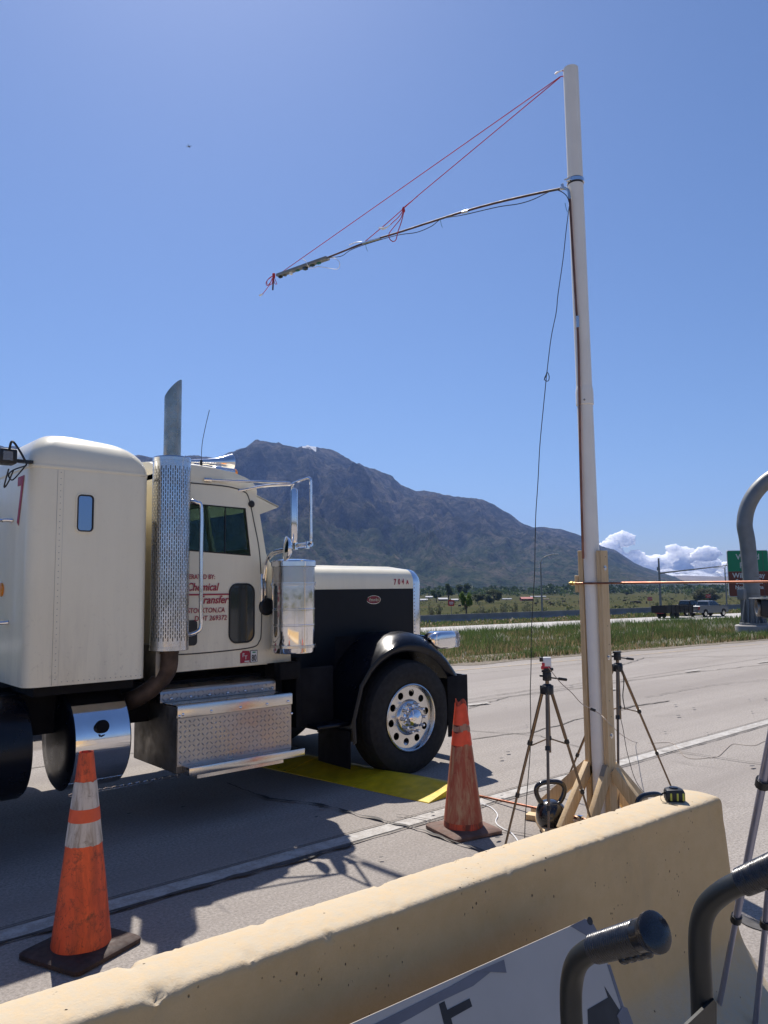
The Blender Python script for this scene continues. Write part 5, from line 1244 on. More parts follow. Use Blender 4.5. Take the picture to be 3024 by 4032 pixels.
tripod(apF, [fL, fC, fR], 'slim bronze legged tripod in front of the mast, holding a small white and red device', M_BRZ, [.0115, .0095, .0075], pan=(.75, -.65))
c = apF+Vector((0, 0, .112)); t = thing('sensor_camera', c, 'small white and red sensor with black lens on the front tripod', 'camera')
rt = Vector((.64, -.77, 0)); bk = Vector((.77, .64, 0)); mt = Matrix((rt, bk, Vector((0, 0, 1)))).transposed().to_4x4(); mt.translation = c+Vector((0, 0, .035))
mb = MB().box((-.022, -.018, -.02), (.03, .018, .045), .004, 2, mt); bd = mb.build('case', M_WHITE, t)
mb = MB().box((-.036, -.020, -.034), (.024, .020, -.012), .004, 2, mt); mb.box((-.030, -.021, -.012), (-.012, .021, .01), .003, 2, mt); mb.build('red_clip', simple('red_plastic', (.55, .02, .04), .35), bd)
mb = MB().box((-.045, -.014, .016), (-.018, .014, .044), .004, 2, mt); mb.box((-.02, -.022, -.040), (.042, .022, -.024), .003, 2, mt); mb.build('lens', M_BLK, bd)
apB = dep(2432, 2620, 6.05); fB = onz(2652, 3125)
tb = tripod(apB, [fB, Vector((apB.x-.12, apB.y+.5, 0)), Vector((apB.x-.35, apB.y-.18, 0))], 'bronze legged tripod standing behind the mast, one long leg showing on the right', M_BRZ, [.0115, .0095, .0075], zb=.30, pan=(.80, -.60))
mb = MB(); mb.tube(smoothpath([apB+Vector((.02, -.02, .02)), apB+Vector((.03, -.03, -.12)), apB+Vector((.015, -.025, -.24)), apB+Vector((.03, -.03, -.34))], 5), .004, 6); mb.build('strap', M_BLK, tb)
# silver tripod in the foreground right, with a hooded camera
f1 = onz(2812, 4075); f2 = onz(2968, 4110); apR = dep(3150, 2420, 2.25); f3 = Vector((2*apR.x-f1.x+.1, apR.y-.35, 0))
tripod(apR, [f1, f2, f3], 'silver legged tripod in the foreground beside the end of the barrier', M_SIL, [.0155, .0125, .010], zb=.18, pan=(-.3, -.9), head=True)
c = dep(3022, 2392, 2.2); t = thing('camera', c, 'small black camera with a grey sun hood, up on the silver legged tripod', 'camera')
rt = Vector((.756, -.655, 0)); bk = Vector((.655, .756, 0)); ang = radians(-14); r2 = rt*cos(ang)+bk*sin(ang); b2 = -rt*sin(ang)+bk*cos(ang)
mt = Matrix((r2, b2, Vector((0, 0, 1)))).transposed().to_4x4(); mt.translation = c
mb = MB().box((-.022, -.03, -.026), (.075, .03, .022), .004, 2, mt); cb = mb.build('case', M_BLK, t)
mb = MB().box((-.042, -.034, .024), (.08, .034, .0275), .001, 1, mt); mb.box((-.01, -.026, -.031), (.07, .026, -.0265), .001, 1, mt); mb.build('sun_hood', simple('grey_hood', (.10, .11, .12), .5), cb)
ax = -r2; mb = MB().lathe([(.022, .018), (.025, .022), (.025, .030), (.019, .030), (.014, .026), (0, .024)], c, ax, 20); mb.build('lens', M_DULL, cb)
mb = MB(); q_ = c+r2*.05-Vector((0, 0, .03)); mb.tube([q_, apR+Vector((0, 0, .11))], .006, 8); mb.build('bracket', M_BLK, cb)
p = onz(2868, 4000, .0); mb = MB().lathe([(.026, 0), (.030, .006), (.030, .03), (.022, .038), (0, .04)], p, n=20); o = mb.build('plastic_cap', M_WHITE, loc=p); tag(o, 'small round white plastic cap on the ground near the silver tripod leg', 'cap')

# --- cords and cables on the ground
def cable(pts, r, m_, label, name='cable', cat='cable', n=6):
    t = thing(name, pts[0], label, cat); MB().tube(smoothpath(pts, 6), r, n).build('cable_run', m_, t); return t
src = lambda a, b: (1700+.798*a, 2500+.798*b)
top_ = apF+Vector((.0, 0, .17)); gl = [src(*p) for p in ((1010, 530), (1090, 533), (1180, 532), (1215, 560), (1245, 597), (1290, 611), (1350, 608), (1410, 600), (1445, 570), (1475, 543), (1500, 538), (1560, 545), (1600, 543), (1659, 520), (1800, 500))]
gp_ = [onz(a, b, .005) for a, b in gl]; al = [src(*p) for p in ((575, 160), (610, 205), (640, 240), (690, 285), (730, 330), (760, 352), (795, 369), (835, 395), (870, 430), (910, 470), (940, 495), (975, 517))]
da = (top_-EYE).dot(FW); dg = (gp_[0]-EYE).dot(FW); air = [dep(a, b, da+(dg-da)*max(0, (i/(len(al)))**2.6)) for i, (a, b) in enumerate(al)]
air = [dep(a, b, 5.0 if i < 9 else 5.0+(dg-5.0)*(i-8)/(len(al)-8)) for i, (a, b) in enumerate(al)]
M_BEIGE = simple('beige_cord', (.42, .34, .27), .6)
t = cable(air+gp_, .0028, M_BEIGE, 'thin beige cord swinging from the front tripod across the mast and away over the pavement')
j = air[6]; mb = MB().tube([j-Vector((.012, -.01, -.006)), j+Vector((.012, -.01, -.006))], .009, 8); mb.build('connector', M_BLK, t)
cl = [src(*p) for p in ((233, 832), (255, 836), (290, 850), (315, 872), (325, 893), (316, 915), (322, 935), (350, 955), (385, 972), (405, 990), (425, 1018), (440, 1050))]
cable([onz(a, b, .006) for a, b in cl], .0048, M_WHITE, 'white power cable snaking over the pavement beside the grimy cone')
bl = [src(*p) for p in ((917, 300), (922, 340), (930, 400), (945, 470), (960, 560), (980, 640), (995, 690), (1015, 735), (1045, 776))]
d1_, d2_ = (apB-EYE).dot(FW), (onz(2534, 3120)-EYE).dot(FW)
cable([dep(a, b, d1_+(min(d2_, 5.9)-d1_)*i/8) for i, (a, b) in enumerate(bl)], .0026, simple('dark_cord', (.07, .065, .06), .6), 'thin dark cord dropping from the rear tripod to the ground behind the barrier')

# --- tape measure on the barrier
tm = Vector((3.045, 1.705, .8185)); t = thing('tape_measure', tm, 'black and yellow tape measure on top of the barrier near its end', 'tape measure')
M_TY = simple('yellow_rubber', (.62, .60, .08), .5)
ang = radians(-20); u = Vector((cos(ang), sin(ang), 0)); v = Vector((-sin(ang), cos(ang), 0)); mt = Matrix((u, v, Vector((0, 0, 1)))).transposed().to_4x4(); mt.translation = tm
mt2 = Matrix((Vector((.70, -.71, 0)), Vector((.71, .70, 0)), Vector((0, 0, 1)))).transposed().to_4x4(); mt2.translation = tm
mb = MB(); rg1 = []
out = [(-.040, -.024), (-.034, -.032), (.030, -.033), (.038, -.026), (.040, 0), (.036, .026), (.02, .034), (-.022, .034), (-.036, .02)]
for z, k in ((0, .93), (.004, 1.), (.034, 1.), (.044, .88), (.047, .72)): rg1.append([mt2 @ Vector((x*k, y*k, z)) for x, y in out])
mb.loft(rg1); tb_ = mb.build('case', M_BLK, t, smooth=30)
mb = MB()
for x in (-.020, .006, .029): mb.box((x-.0038, -.0342, .004), (x+.0038, -.030, .034), .001, 1, mt2)
mb.build('grip_stripe', M_TY, tb_)
mb = MB().lathe([(.019, .046), (.017, .052), (0, .054)], tm+Vector((.0, .0, 0)), n=20); mb.build('hub_plate', M_NAVY, tb_)
mb = MB(); w0 = mt2 @ Vector((-.044, -.01, .02)); st = [mt2 @ Vector(p) for p in ((-.038, -.022, .03), (-.056, -.03, .028), (-.064, -.036, .012), (-.055, -.042, .002), (-.030, -.060, .0015), (-.008, -.070, .002))]
sp_ = smoothpath(st, 4); L_ = [p+Vector((0, 0, .0)) for p in sp_]
wv = (mt2.to_3x3() @ Vector((.35, -1, 0))).normalized()*.0
mb.loft([[p+Vector((0, 0, .007)) if i < 10 else p+(mt2.to_3x3() @ Vector((.3, .9, 0))).normalized()*.008, p, p+Vector((0, 0, .0012)), ] for i, p in enumerate(sp_)], closed=True); mb.build('wrist_strap', M_BLK, tb_, smooth=0)

# --- white board leaning on the barrier
M_BOARD = simple('scuffed_white_board', (.47, .43, .385), .5, var=.1, vs=3, bs=50, bstr=.05); M_TAPEG = simple('grey_tape', (.16, .16, .185), .5, var=.2, vs=6); M_TAPEB = simple('black_tape', (.02, .02, .022), .55)
vv = Vector((0, .43, 1)).normalized(); org = Vector((2.165, 1.505, .705)); xdir = BD.normalized()
org = org+Vector((0, 0, 0))
def on_board(px, py):
    nrm = xdir.cross(vv); r = ray(px, py); k = (org-EYE).dot(nrm)/r.dot(nrm); p = EYE+r*k-org; return (p.dot(xdir), p.dot(vv))
t = thing('sign_board', (1.6, 1.4, 0), 'scuffed white board with grey and black tape leaning upside down against the barrier', 'board')
tr_ = on_board(2332, 3608); br_ = on_board(2500, 4032)
mb = MB().plate([(-1.25, -.72), (tr_[0]+.03, -.72), (tr_[0]-.01, tr_[1]-.03), (tr_[0]-.03, tr_[1]), (-1.25, tr_[1]-.0)], o=org, u=xdir, v=vv, t=.006); bo = mb.build('board_panel', M_BOARD, t, smooth=0)
nb = xdir.cross(vv)
sc = lambda z: (1400+z[0]*.663, 3500+z[1]*.663)
def patch(name, P, m_, off=.0012):
    mb = MB().plate([on_board(*sc(p)) for p in P], o=org+nb*off, u=xdir, v=vv, t=.001); return mb.build(name, m_, bo, smooth=0)
patch('tape_strip', [(0, 905), (245, 775), (560, 608), (730, 505), (805, 512), (700, 600), (500, 700), (330, 802), (0, 985)], M_TAPEG)
patch('tape_piece', [(728, 508), (882, 436), (897, 515), (805, 512)], M_TAPEG, .0024)
patch('tape_corner', [(1275, 224), (1360, 180), (1412, 212), (1444, 275), (1410, 304)], M_TAPEG)
patch('tape_edge', [(1492, 452), (1508, 452), (1586, 705), (1570, 705)], M_TAPEG)
patch('black_mark', [(500, 712), (532, 694), (548, 747), (680, 674), (695, 722), (570, 796), (590, 880), (545, 900)], M_TAPEB)
patch('black_mark', [(1375, 725), (1495, 650), (1475, 585), (1562, 725), (1548, 765), (1590, 880), (1380, 900)], M_TAPEB)
patch('tape_piece', [(1545, 760), (1578, 700), (1606, 712), (1660, 860), (1600, 860)], M_TAPEG, .0024)
cc = on_board(*sc((1390, 193))); mb = MB().plate(circ(cc[0], cc[1], .012, 14), o=org+nb*.002, u=xdir, v=vv, t=.001); mb.build('grommet', M_TAPEB, bo, smooth=0)

# --- hand truck with foam grips, nearest the camera
M_HT = simple('dark_grey_tube', (.017, .019, .018), .45, .1, var=.2, vs=6, bs=120, bstr=.15, bd=.001); M_FOAM = simple('black_grip', (.010, .011, .015), .28, var=.3, vs=30, bs=90, bstr=.15, coat=.25)
hts = thing('hand_truck', (1.1, .70, 0), 'dark grey tubular hand truck with two black ribbed grips in the bottom right foreground', 'hand truck')
def arm(pts, d, radius, capdir):
    P = [dep(px, py, dd) for px, py, dd in pts]; mb = MB().tube(smoothpath(P, 7), radius, 20); return mb.build('frame_tube', M_HT, hts, smooth=80), P
T1, P1 = arm([(2262, 4300, 1.13), (2255, 4100, 1.14), (2248, 3960, 1.145), (2252, 3860, 1.145), (2275, 3785, 1.13), (2330, 3740, 1.11), (2400, 3712, 1.09), (2480, 3690, 1.065)], None, .0165, None)
T2, P2_ = arm([(2775, 4300, 1.16), (2768, 4100, 1.17), (2762, 3900, 1.18), (2755, 3760, 1.18), (2758, 3650, 1.18), (2785, 3570, 1.17), (2850, 3510, 1.15), (2930, 3470, 1.13), (3030, 3425, 1.10)], None, .0165, None)
def grip(a, b, parent):
    a = Vector(a); b = Vector(b); d = (b-a).normalized(); L_ = (b-a).length; pts = []; rs = []; n = 150
    for i in range(n+1):
        t = i/n; pts.append(a+d*L_*t); rs.append(.0198+.0022*t+(  .0006*sin(t*2*pi*26) if t < .8 else 0)+(.0 if t < .93 else .003*sin((t-.93)/.07*pi*.5)))
    pts.append(b+d*.001); rs.append(.0262); pts.append(b+d*.006); rs.append(.0262); pts.append(b+d*.008); rs.append(.0235); pts.append(b+d*.0085); rs.append(.008)
    mb = MB().tube(pts, rs, 24); 
    dn = Vector((0, 0, -1)); dn = (dn-d*dn.dot(d)).normalized()
    for k in range(4):
        c = a+d*L_*(.42+.13*k)+dn*.019; mb.tube([c-d*.008, c-d*.004, c+d*.004, c+d*.008], [.003, .0085, .0085, .003], 12)
    mb.build('grip', M_FOAM, parent, smooth=50)
grip(dep(2345, 3735, 1.108), dep(2570, 3672, 1.02), T1)
grip(dep(2925, 3472, 1.13), dep(3130, 3385, 1.07), T2)
# lower frame down to the wheels
for P in (P1, P2_):
    a = P[0]; mb = MB().tube([a, Vector((a.x+.02, a.y+.03, .16))], .0165, 16); mb.build('frame_tube', M_HT, hts)
a1 = P1[0]; a2 = P2_[0]
mb = MB()
for z in (.25, .50): mb.tube([(a1.x+.01, a1.y+.02, z), (a2.x+.01, a2.y+.02, z)], .011, 12)
mb.build('cross_bar', M_HT, hts)
c1_ = dep(2695, 4060, 1.12); c2_ = dep(2815, 3935, 1.17)
mb = MB(); mb.add([dep(2640, 4110, 1.11), dep(2700, 4040, 1.12), dep(2812, 3935, 1.165), dep(2822, 3950, 1.168), dep(2822, 4120, 1.165)], [[0, 1, 2, 3, 4]]); q2 = [Vector(p)+FW*.006 for p in mb.v]; mb.add(q2, [[4, 3, 2, 1, 0]]); mb.add(list(mb.v[:5])+q2, [[i, (i+1) % 5, 5+(i+1) % 5, 5+i] for i in range(5)]); mb.build('gusset_plate', M_HT, hts, smooth=0)
mb = MB().box((a1.x-.02, min(a1.y, a2.y), .02), (a2.x+.02, max(a1.y, a2.y)+.2, .026)); mb.build('toe_plate', M_HT, hts)
for P in (a1, a2): mb = MB().lathe([(.03, -.02), (.09, -.02), (.1, -.01), (.1, .02), (.09, .03), (.03, .03), (.0, .035)], (P.x+.02, P.y-.02, .10), (1, 0, 0), 24); mb.build('wheel', M_RUB, hts)
# ================================================================== FAR THINGS
def base_at(px, s_):
    # ground point seen in column px at perpendicular distance s_ beyond the pavement edge
    r = ray(px, 2350); d = 20.
    for _ in range(60):
        p = EYE+r*d; d += (s_-sof(p.x, p.y))*.8
    p = EYE+r*d; return Vector((p.x, p.y, zt(p.x, p.y)))
def z_at(g, py): return EYE.z+ray(pix(g)[0], py).z*(g-EYE).dot(FW)
M_GALV = simple('galvanised_steel', (.20, .21, .215), .5, .4, var=.15, vs=3, bs=20, bstr=.05)
M_POST = simple('grey_post', (.17, .16, .15), .6, .3, var=.2)
# --- sign gantry mast
gb = dep(2970, 2495, 26.5); gz = 0.02
gt = thing('gantry_mast', (gb.x, gb.y, gz), 'thick grey steel sign gantry mast curving over the road, on a round concrete footing', 'gantry')
mb = MB().lathe([(.60, -.3), (.60, .27), (.57, .30), (0, .30)], (gb.x, gb.y, gz), n=28); mb.build('footing', simple('footing_concrete', (.34, .32, .30), .85, var=.2, vs=3), gt)
mb = MB().lathe([(.44, .30), (.46, .305), (.46, .37), (.44, .375), (.25, .375)], (gb.x, gb.y, gz), n=12); mb.build('base_plate', M_GALV, gt, smooth=20)
mb = MB()
for k in range(10):
    a = 2*pi*k/10; d = Vector((cos(a), sin(a), 0)); tt = Vector((-sin(a), cos(a), 0))*.012; c = Vector((gb.x, gb.y, gz+.375))
    mb.add([c+d*.25+tt, c+d*.42+tt, c+d*.27+tt+Vector((0, 0, .85)), c+d*.25+tt+Vector((0, 0, .85)), c+d*.25-tt, c+d*.42-tt, c+d*.27-tt+Vector((0, 0, .85)), c+d*.25-tt+Vector((0, 0, .85))], [[0, 1, 2, 3], [4, 7, 6, 5], [1, 5, 6, 2], [2, 6, 7, 3]])
    mb.tube([c+d*.40+tt*8, c+d*.40+tt*8+Vector((0, 0, .10))], .02, 6)
mb.build('stiffener', M_GALV, gt, smooth=0)
hd = Vector((.50, -.866, 0)).normalized(); b0 = Vector((gb.x, gb.y, gz+.37)); P = [b0, b0+Vector((0, 0, 1.0)), b0+Vector((-.02, .01, 1.9)), b0+Vector((-.05, .03, 2.8)), b0+Vector((-.10, .07, 3.3))]
c0 = P[-1]; Rr = 2.0
for k in range(1, 13):
    a = radians(80*k/12); P.append(c0+hd*Rr*(1-cos(a))+Vector((0, 0, Rr*sin(a))))
P.append(P[-1]+hd*6+Vector((0, 0, .9))); P.append(P[-1]+hd*8+Vector((0, 0, .5)))
rs = [.262, .257, .253, .25]+[.248]*(len(P)-4)
mb = MB().tube(smoothpath(P, 3)[:], .262, 24); mb.build('mast_tube', M_GALV, gt, smooth=60)
bx = dep(2921, 2340, 26.2); mb = MB().box(bx-Vector((.10, .10, .18)), bx+Vector((.14, .12, .18)), .01); mb.build('control_box', M_GALV, gt)
mb = MB()
for z in (1.15, 1.75): mb.ring([(.258, z), (.266, z+.002), (.266, z+.02), (.258, z+.022)], o=(gb.x, gb.y, gz+.2), n=24)
mb.build('band', M_POST, gt)

# --- green and brown guide sign
DS = 42.0; TL, TR_, BL_, BR_ = [dep(x, y, DS) for x, y in ((2861, 2175), (3015, 2163), (2875, 2345), (3030, 2335))]
ctr = (TL+BR_)/2; gz0 = zt(ctr.x, ctr.y)
sg = thing('road_sign', (ctr.x, ctr.y, gz0), 'green and brown highway guide sign on two posts behind the gantry mast', 'road sign')
u = (TR_-TL); u.z = 0; w_ = u.length; u.normalize(); v = Vector((0, 0, 1)); ht_ = 2.52; o_ = Vector((TL.x, TL.y, 1.0)); z0 = 1.0
# base of the panel found from the photograph's lower edge
o_.z = z0 = dep(2875, 2350, DS).z
M_SG = simple('sign_green', (.0, .26, .115), .45, var=.06); M_SB = simple('sign_brown', (.19, .042, .020), .45, var=.08); M_SW = simple('sign_white', (.72, .72, .70), .5, var=.05)
w_ = 2.25; hh = .455*ht_
mb = MB().plate(rrect(0, 0, w_, ht_, .09), o=o_, u=u, v=v, t=.03); pn = mb.build('sign_panel', M_SW, sg, smooth=0)
n_ = u.cross(v)
mb = MB().plate([(.03, ht_-hh), (w_-.03, ht_-hh), (w_-.03, ht_-.10), (w_-.06, ht_-.05), (w_-.10, ht_-.03), (.10, ht_-.03), (.06, ht_-.05), (.03, ht_-.10)], o=o_+n_*.008, u=u, v=v, t=.004); mb.build('green_field', M_SG, pn, smooth=0)
mb = MB().plate([(.10, .03), (w_-.10, .03), (w_-.05, .06), (w_-.03, .10), (w_-.03, ht_-hh-.004), (.03, ht_-hh-.004), (.03, .10), (.05, .06)], o=o_+n_*.008, u=u, v=v, t=.004); mb.build('brown_field', M_SB, pn, smooth=0)
mb = MB()
for s_, z, sz_ in (('Willard', 2.02, .43), ('Perry', 1.56, .43), ('Willard Bay', 1.03, .38), ('State Park', .70, .36), ('North Marina', .42, .28), ('EXIT 357', .11, .30)):
    text_mb(mb, s_, o_+u*(w_/2)+v*z+n_*.014, u, v, sz_, align='CENTER', bold=.007, sx=.98)
mb.build('lettering', M_SW, pn, smooth=0)
for du in (.72, 1.95):
    p = o_+u*du-n_*.08; mb = MB().box((p.x-.07, p.y-.07, zt(p.x, p.y)-.1), (p.x+.07, p.y+.07, z0+ht_-.1)); mb.build('post', M_POST, sg)

# --- long concrete wall between highway and pasture
mb = MB(); A_ = []; 
for i in range(121):
    u_ = -140+i*5; x, y = xy(u_, 57.0); zb = -2.17; hb = .84
    A_.append([(x-LN.x*.3, y-LN.y*.3, zb-.05), (x-LN.x*.28, y-LN.y*.28, zb+.08), (x-LN.x*.14, y-LN.y*.14, zb+.30), (x-LN.x*.08, y-LN.y*.08, zb+hb), (x+LN.x*.08, y+LN.y*.08, zb+hb), (x+LN.x*.14, y+LN.y*.14, zb+.3), (x+LN.x*.3, y+LN.y*.3, zb-.05)])
mb.loft(A_); o = mb.build('concrete_wall', M_BARR_FAR, smooth=20, loc=(*xy(60, 57), -2.17)); tag(o, 'long grey concrete barrier wall along the far side of the highway', 'barrier wall')

# --- vehicles on the highway
def road_pt(px, py): return onz(px, py, -2.11)
M_VS = simple('silver_paint', (.17, .18, .195), .35, .6, var=.1, coat=.5); M_VD = simple('black_paint', (.008, .008, .009), .4, 0., var=.2, coat=.15, spec=.3)
M_TAIL = simple('tail_lamp', (.30, .01, .01), .3)
def pickup(loc, head, paint, label):
    t = thing('pickup_truck', loc, label, 'pickup truck'); fx = Vector((cos(head), sin(head), 0)); fy = Vector((-sin(head), cos(head), 0)); L = Vector(loc)
    def X(x, y, z): return L+fx*x+fy*y+Vector((0, 0, z))
    def side(P, w, tk, m_, name, par, inset=0):
        mb = MB(); mb.loft([[X(x, -w, z) for x, z in P], [X(x, w, z) for x, z in P]]); return mb.build(name, m_, par, smooth=30)
    P = [(-2.95, .62), (-2.95, 1.28), (-2.90, 1.33), (-.95, 1.33), (-.90, 1.36), (1.15, 1.34), (1.3, 1.30), (2.55, 1.22), (2.82, 1.10), (2.88, .75), (2.8, .50), (2.35, .48), (2.3, .75), (2.1, .92), (1.8, .95), (1.5, .85), (1.35, .48), (-1.35, .48), (-1.45, .8), (-1.65, .94), (-1.95, .94), (-2.2, .8), (-2.3, .50), (-2.9, .5)]
    bd = side(P, .98, 0, paint, 'body', t)
    C = [(-.95, 1.34), (-.80, 1.86), (-.65, 1.92), (.35, 1.93), (.55, 1.88), (1.25, 1.34)]
    mb = MB(); mb.loft([[X(x, -.90 if z < 1.5 else -.74, z) for x, z in C], [X(x, .90 if z < 1.5 else .74, z) for x, z in C]]); cb = mb.build('cab', paint, t, smooth=30)
    for s_ in (-1, 1):
        for Q in ([(-.78, 1.40), (-.66, 1.80), (-.12, 1.83), (-.10, 1.40)], [(-.04, 1.40), (-.04, 1.83), (.36, 1.83), (.98, 1.40)]):
            mb = MB(); f_ = lambda x, z: X(x, s_*(.885-(z-1.42)*.36+.02), z); mb.add([f_(x, z) for x, z in Q], [[0, 1, 2, 3]]); mb.build('side_window', M_DGLASS, cb, smooth=0)
    mb = MB(); mb.add([X(-.985, -.72, 1.42), X(-.985, .72, 1.42), X(-.855, .66, 1.83), X(-.855, -.66, 1.83)], [[0, 1, 2, 3]]); mb.build('rear_window', M_DGLASS, cb, smooth=0)
    mb = MB(); mb.add([X(1.22, -.76, 1.40), X(1.22, .76, 1.40), X(.60, .66, 1.86), X(.60, -.66, 1.86)], [[0, 1, 2, 3]]); mb.build('windscreen', M_DGLASS, cb, smooth=0)
    for s_ in (-1, 1):
        mb = MB().box((-.03, -.08, -.17), (.03, .08, .17), 0, 1, Matrix((fx, fy, Vector((0, 0, 1)))).transposed().to_4x4() if False else Matrix.Translation(X(-2.96, s_*.90, 1.08))); mb.build('tail_light', M_TAIL, t)
        mb = MB().box((-.06, -.1, -.08), (.06, .1, .08), .02, 1, Matrix.Translation(X(.95, s_*1.06, 1.42))); mb.build('wing_mirror', M_BLK, t)
    mb = MB().beam(X(-3.02, -.9, .62), X(-3.02, .9, .62), .2, .14, (0, 0, 1), .03); mb.build('bumper', M_CHROME, t)
    for x in (-1.82, 1.82):
        for s_ in (-1, 1):
            mb = MB().lathe([(.24, 0), (.36, .02), (.40, -.04), (.40, -.22), (.36, -.26), (.2, -.26)], X(x, s_*.98, .40), fy*s_, 24); wh = mb.build('wheel', M_RUB, t)
            mb = MB().lathe([(.25, .012), (.22, -.02), (.06, -.01), (0, 0)], X(x, s_*.98, .40), fy*s_, 16); mb.build('rim', M_ALU, wh)
    return t
HD = atan2(-.1289, .9917)
pf = road_pt(2787, 2427); pickup((pf.x, pf.y, -2.11), HD, M_VS, 'silver crew cab pickup towing a black trailer on the highway')
x2, y2 = pf.x-LD.x*1.5+LN.x*4.6, pf.y-LD.y*1.5+LN.y*4.6; pb = xy(uof(pf.x, pf.y)+1.6, sof(pf.x, pf.y)+3.7); pickup((pb[0], pb[1], -2.11), HD, M_VD, 'black pickup in the next lane, mostly hidden behind the trailer')
tl = thing('trailer', (pf.x-LD.x*6.6, pf.y-LD.y*6.6, -2.11), 'black slat sided dump trailer behind the silver pickup', 'trailer'); L = tl.location.copy(); fx, fy = LD, LN
X = lambda x, y, z: L+fx*x+fy*y+Vector((0, 0, z))
mb = MB(); mb.beam(X(-2.6, 0, .72), X(2.2, 0, .72), 2.1, .16, tuple(fy)); mb.beam(X(2.2, 0, .62), X(3.5, 0, .55), .14, .12, tuple(fy)); mb.build('deck', M_VD, tl)
for s_ in (-1, 1):
    mb = MB()
    for z in (.86, 1.04, 1.22, 1.40): mb.beam(X(-2.6, s_*1.03, z), X(2.2, s_*1.03, z), .05, .14, tuple(fy))
    for k in range(7): mb.beam(X(-2.6+k*.8, s_*1.07, .66), X(-2.6+k*.8, s_*1.07, 1.5), .08, .05, tuple(fx))
    mb.build('side_panel', M_VD, tl)
mb = MB()
for k in (-2.6, 2.2): mb = MB(); mb.beam(X(k, 0, .78), X(k, 0, 1.45), 2.1, .05, tuple(fy)); mb.build('end_gate', M_VD, tl)
for x in (-1.5, -.65):
    for s_ in (-1, 1):
        mb = MB().lathe([(.1, .0), (.3, .02), (.36, -.03), (.36, -.2), (.3, -.24)], X(x, s_*1.0, .36), fy*s_, 20); mb.build('wheel', M_RUB, tl)
mb = MB().beam(X(-2.64, -.6, .62), X(-2.64, .6, .62), .05, .05); mb.build('light_bar', M_TAIL, tl)

# --- lamp posts and signal mast
def lamppost(px, py, ptop, arm_px, label):
    g = base_at(px, 62); d = (g-EYE).dot(FW); H = z_at(g, ptop)-g.z; t = thing('street_lamp', g, label, 'street lamp')
    r_ = Vector((R0.x, R0.y, 0))*(arm_px/F*d); T = g+Vector((0, 0, H-.6)); sgn = 1 if arm_px > 0 else -1
    mb = MB().tube([g, g+Vector((0, 0, H*.5)), T], [.13, .11, .08], 10); mb.build('pole', M_GALV, t)
    mb = MB().tube(smoothpath([T, T+r_*.15+Vector((0, 0, .6)), T+r_*.5+Vector((0, 0, .95)), T+r_*.85+Vector((0, 0, 1.1))], 5), .055, 8); mb.build('arm', M_GALV, t)
    a = T+r_*.82+Vector((0, 0, 1.12)); mb = MB().beam(a, a+r_*.38, .34, .14, None, .04); mb.build('lamp_head', simple('lamp_head_paint', (.5, .5, .5), .4), t)
lamppost(2133, 2404, 2197, 60, 'tall thin street lamp beyond the wall, left of the mast')
lamppost(2860, 2379, 2222, 42, 'tall street lamp beyond the wall, just left of the guide sign')
g = base_at(2600, 64); d = (g-EYE).dot(FW); t = thing('signal_mast', g, 'tall grey pole with a long horizontal arm reaching right, beyond the trailer', 'signal mast')
H = z_at(g, 2197)-g.z; mb = MB().tube([g, g+Vector((0, 0, H*.6)), g+Vector((0, 0, H))], [.21, .17, .13], 12); mb.build('pole', M_GALV, t)
ah = Vector((g.x, g.y, z_at(g, 2257))); rv = Vector((R0.x, R0.y, 0)); ae = ah+rv*((2885-2593)/F*d)+Vector((0, 0, 30/F*d)); mb = MB().tube([ah, ae], [.13, .07], 10); mb.build('arm', M_GALV, t)
lh = ah+(ae-ah)*.83-Vector((0, 0, .25)); mb = MB().beam(lh-rv*.9, lh+rv*.9, .3, .12, None, .03); mb.build('luminaire', M_WHITE, t)
mb = MB().box(ah+Vector((-.3, -.05, .4)), ah+Vector((-.1, .2, 1.0)), .03); mb.build('equipment_box', M_GALV, t)

# --- small red signs
M_SR = simple('sign_red', (.42, .02, .02), .45)
def post_sign(px, py_base, py_c, label, kind):
    g = base_at(px, 59.5); d = (g-EYE).dot(FW); zc_ = z_at(g, py_c); t = thing('road_sign', g, label, 'road sign')
    mb = MB().tube([g, (g.x, g.y, zc_+.3)], .035, 8); mb.build('post', M_GALV, t); u = Vector((R0.x, R0.y, 0)); v = Vector((0, 0, 1)); n_ = u.cross(v); c = Vector((g.x, g.y, zc_))+n_*.06
    if kind == 'dne':
        s_ = 12/F*d; mb = MB().plate(rrect(-s_, -s_, s_, s_, .12), o=c, u=u, v=v, t=.01); p_ = mb.build('sign_panel', M_SR, t, smooth=0)
        mb = MB().plate(circ(0, 0, s_*.98, 24), o=c+n_*.01, u=u, v=v, t=.005); mb.build('red_disc', M_SR, p_, smooth=0)
        mb = MB().plate([(-s_*.7, -s_*.14), (s_*.7, -s_*.14), (s_*.7, s_*.14), (-s_*.7, s_*.14)], o=c+n_*.016, u=u, v=v, t=.004); mb.build('white_bar', M_SW, p_, smooth=0)
        mb = MB(); text_mb(mb, 'DO NOT', c+n_*.02+v*s_*.30, u, v, s_*.34, align='CENTER'); text_mb(mb, 'ENTER', c+n_*.02-v*s_*.56, u, v, s_*.34, align='CENTER', bold=.004); mb.build('lettering', M_SW, p_, smooth=0)
    else:
        w, h = 9.5/F*d, 7./F*d; mb = MB().plate(rrect(-w, -h, w, h, .03), o=c, u=u, v=v, t=.01); p_ = mb.build('sign_panel', M_SR, t, smooth=0)
        mb = MB(); text_mb(mb, 'WRONG', c+n_*.01+v*h*.15, u, v, h*.72, align='CENTER'); text_mb(mb, 'WAY', c+n_*.01-v*h*.62, u, v, h*.72, align='CENTER'); mb.build('lettering', M_SW, p_, smooth=0)
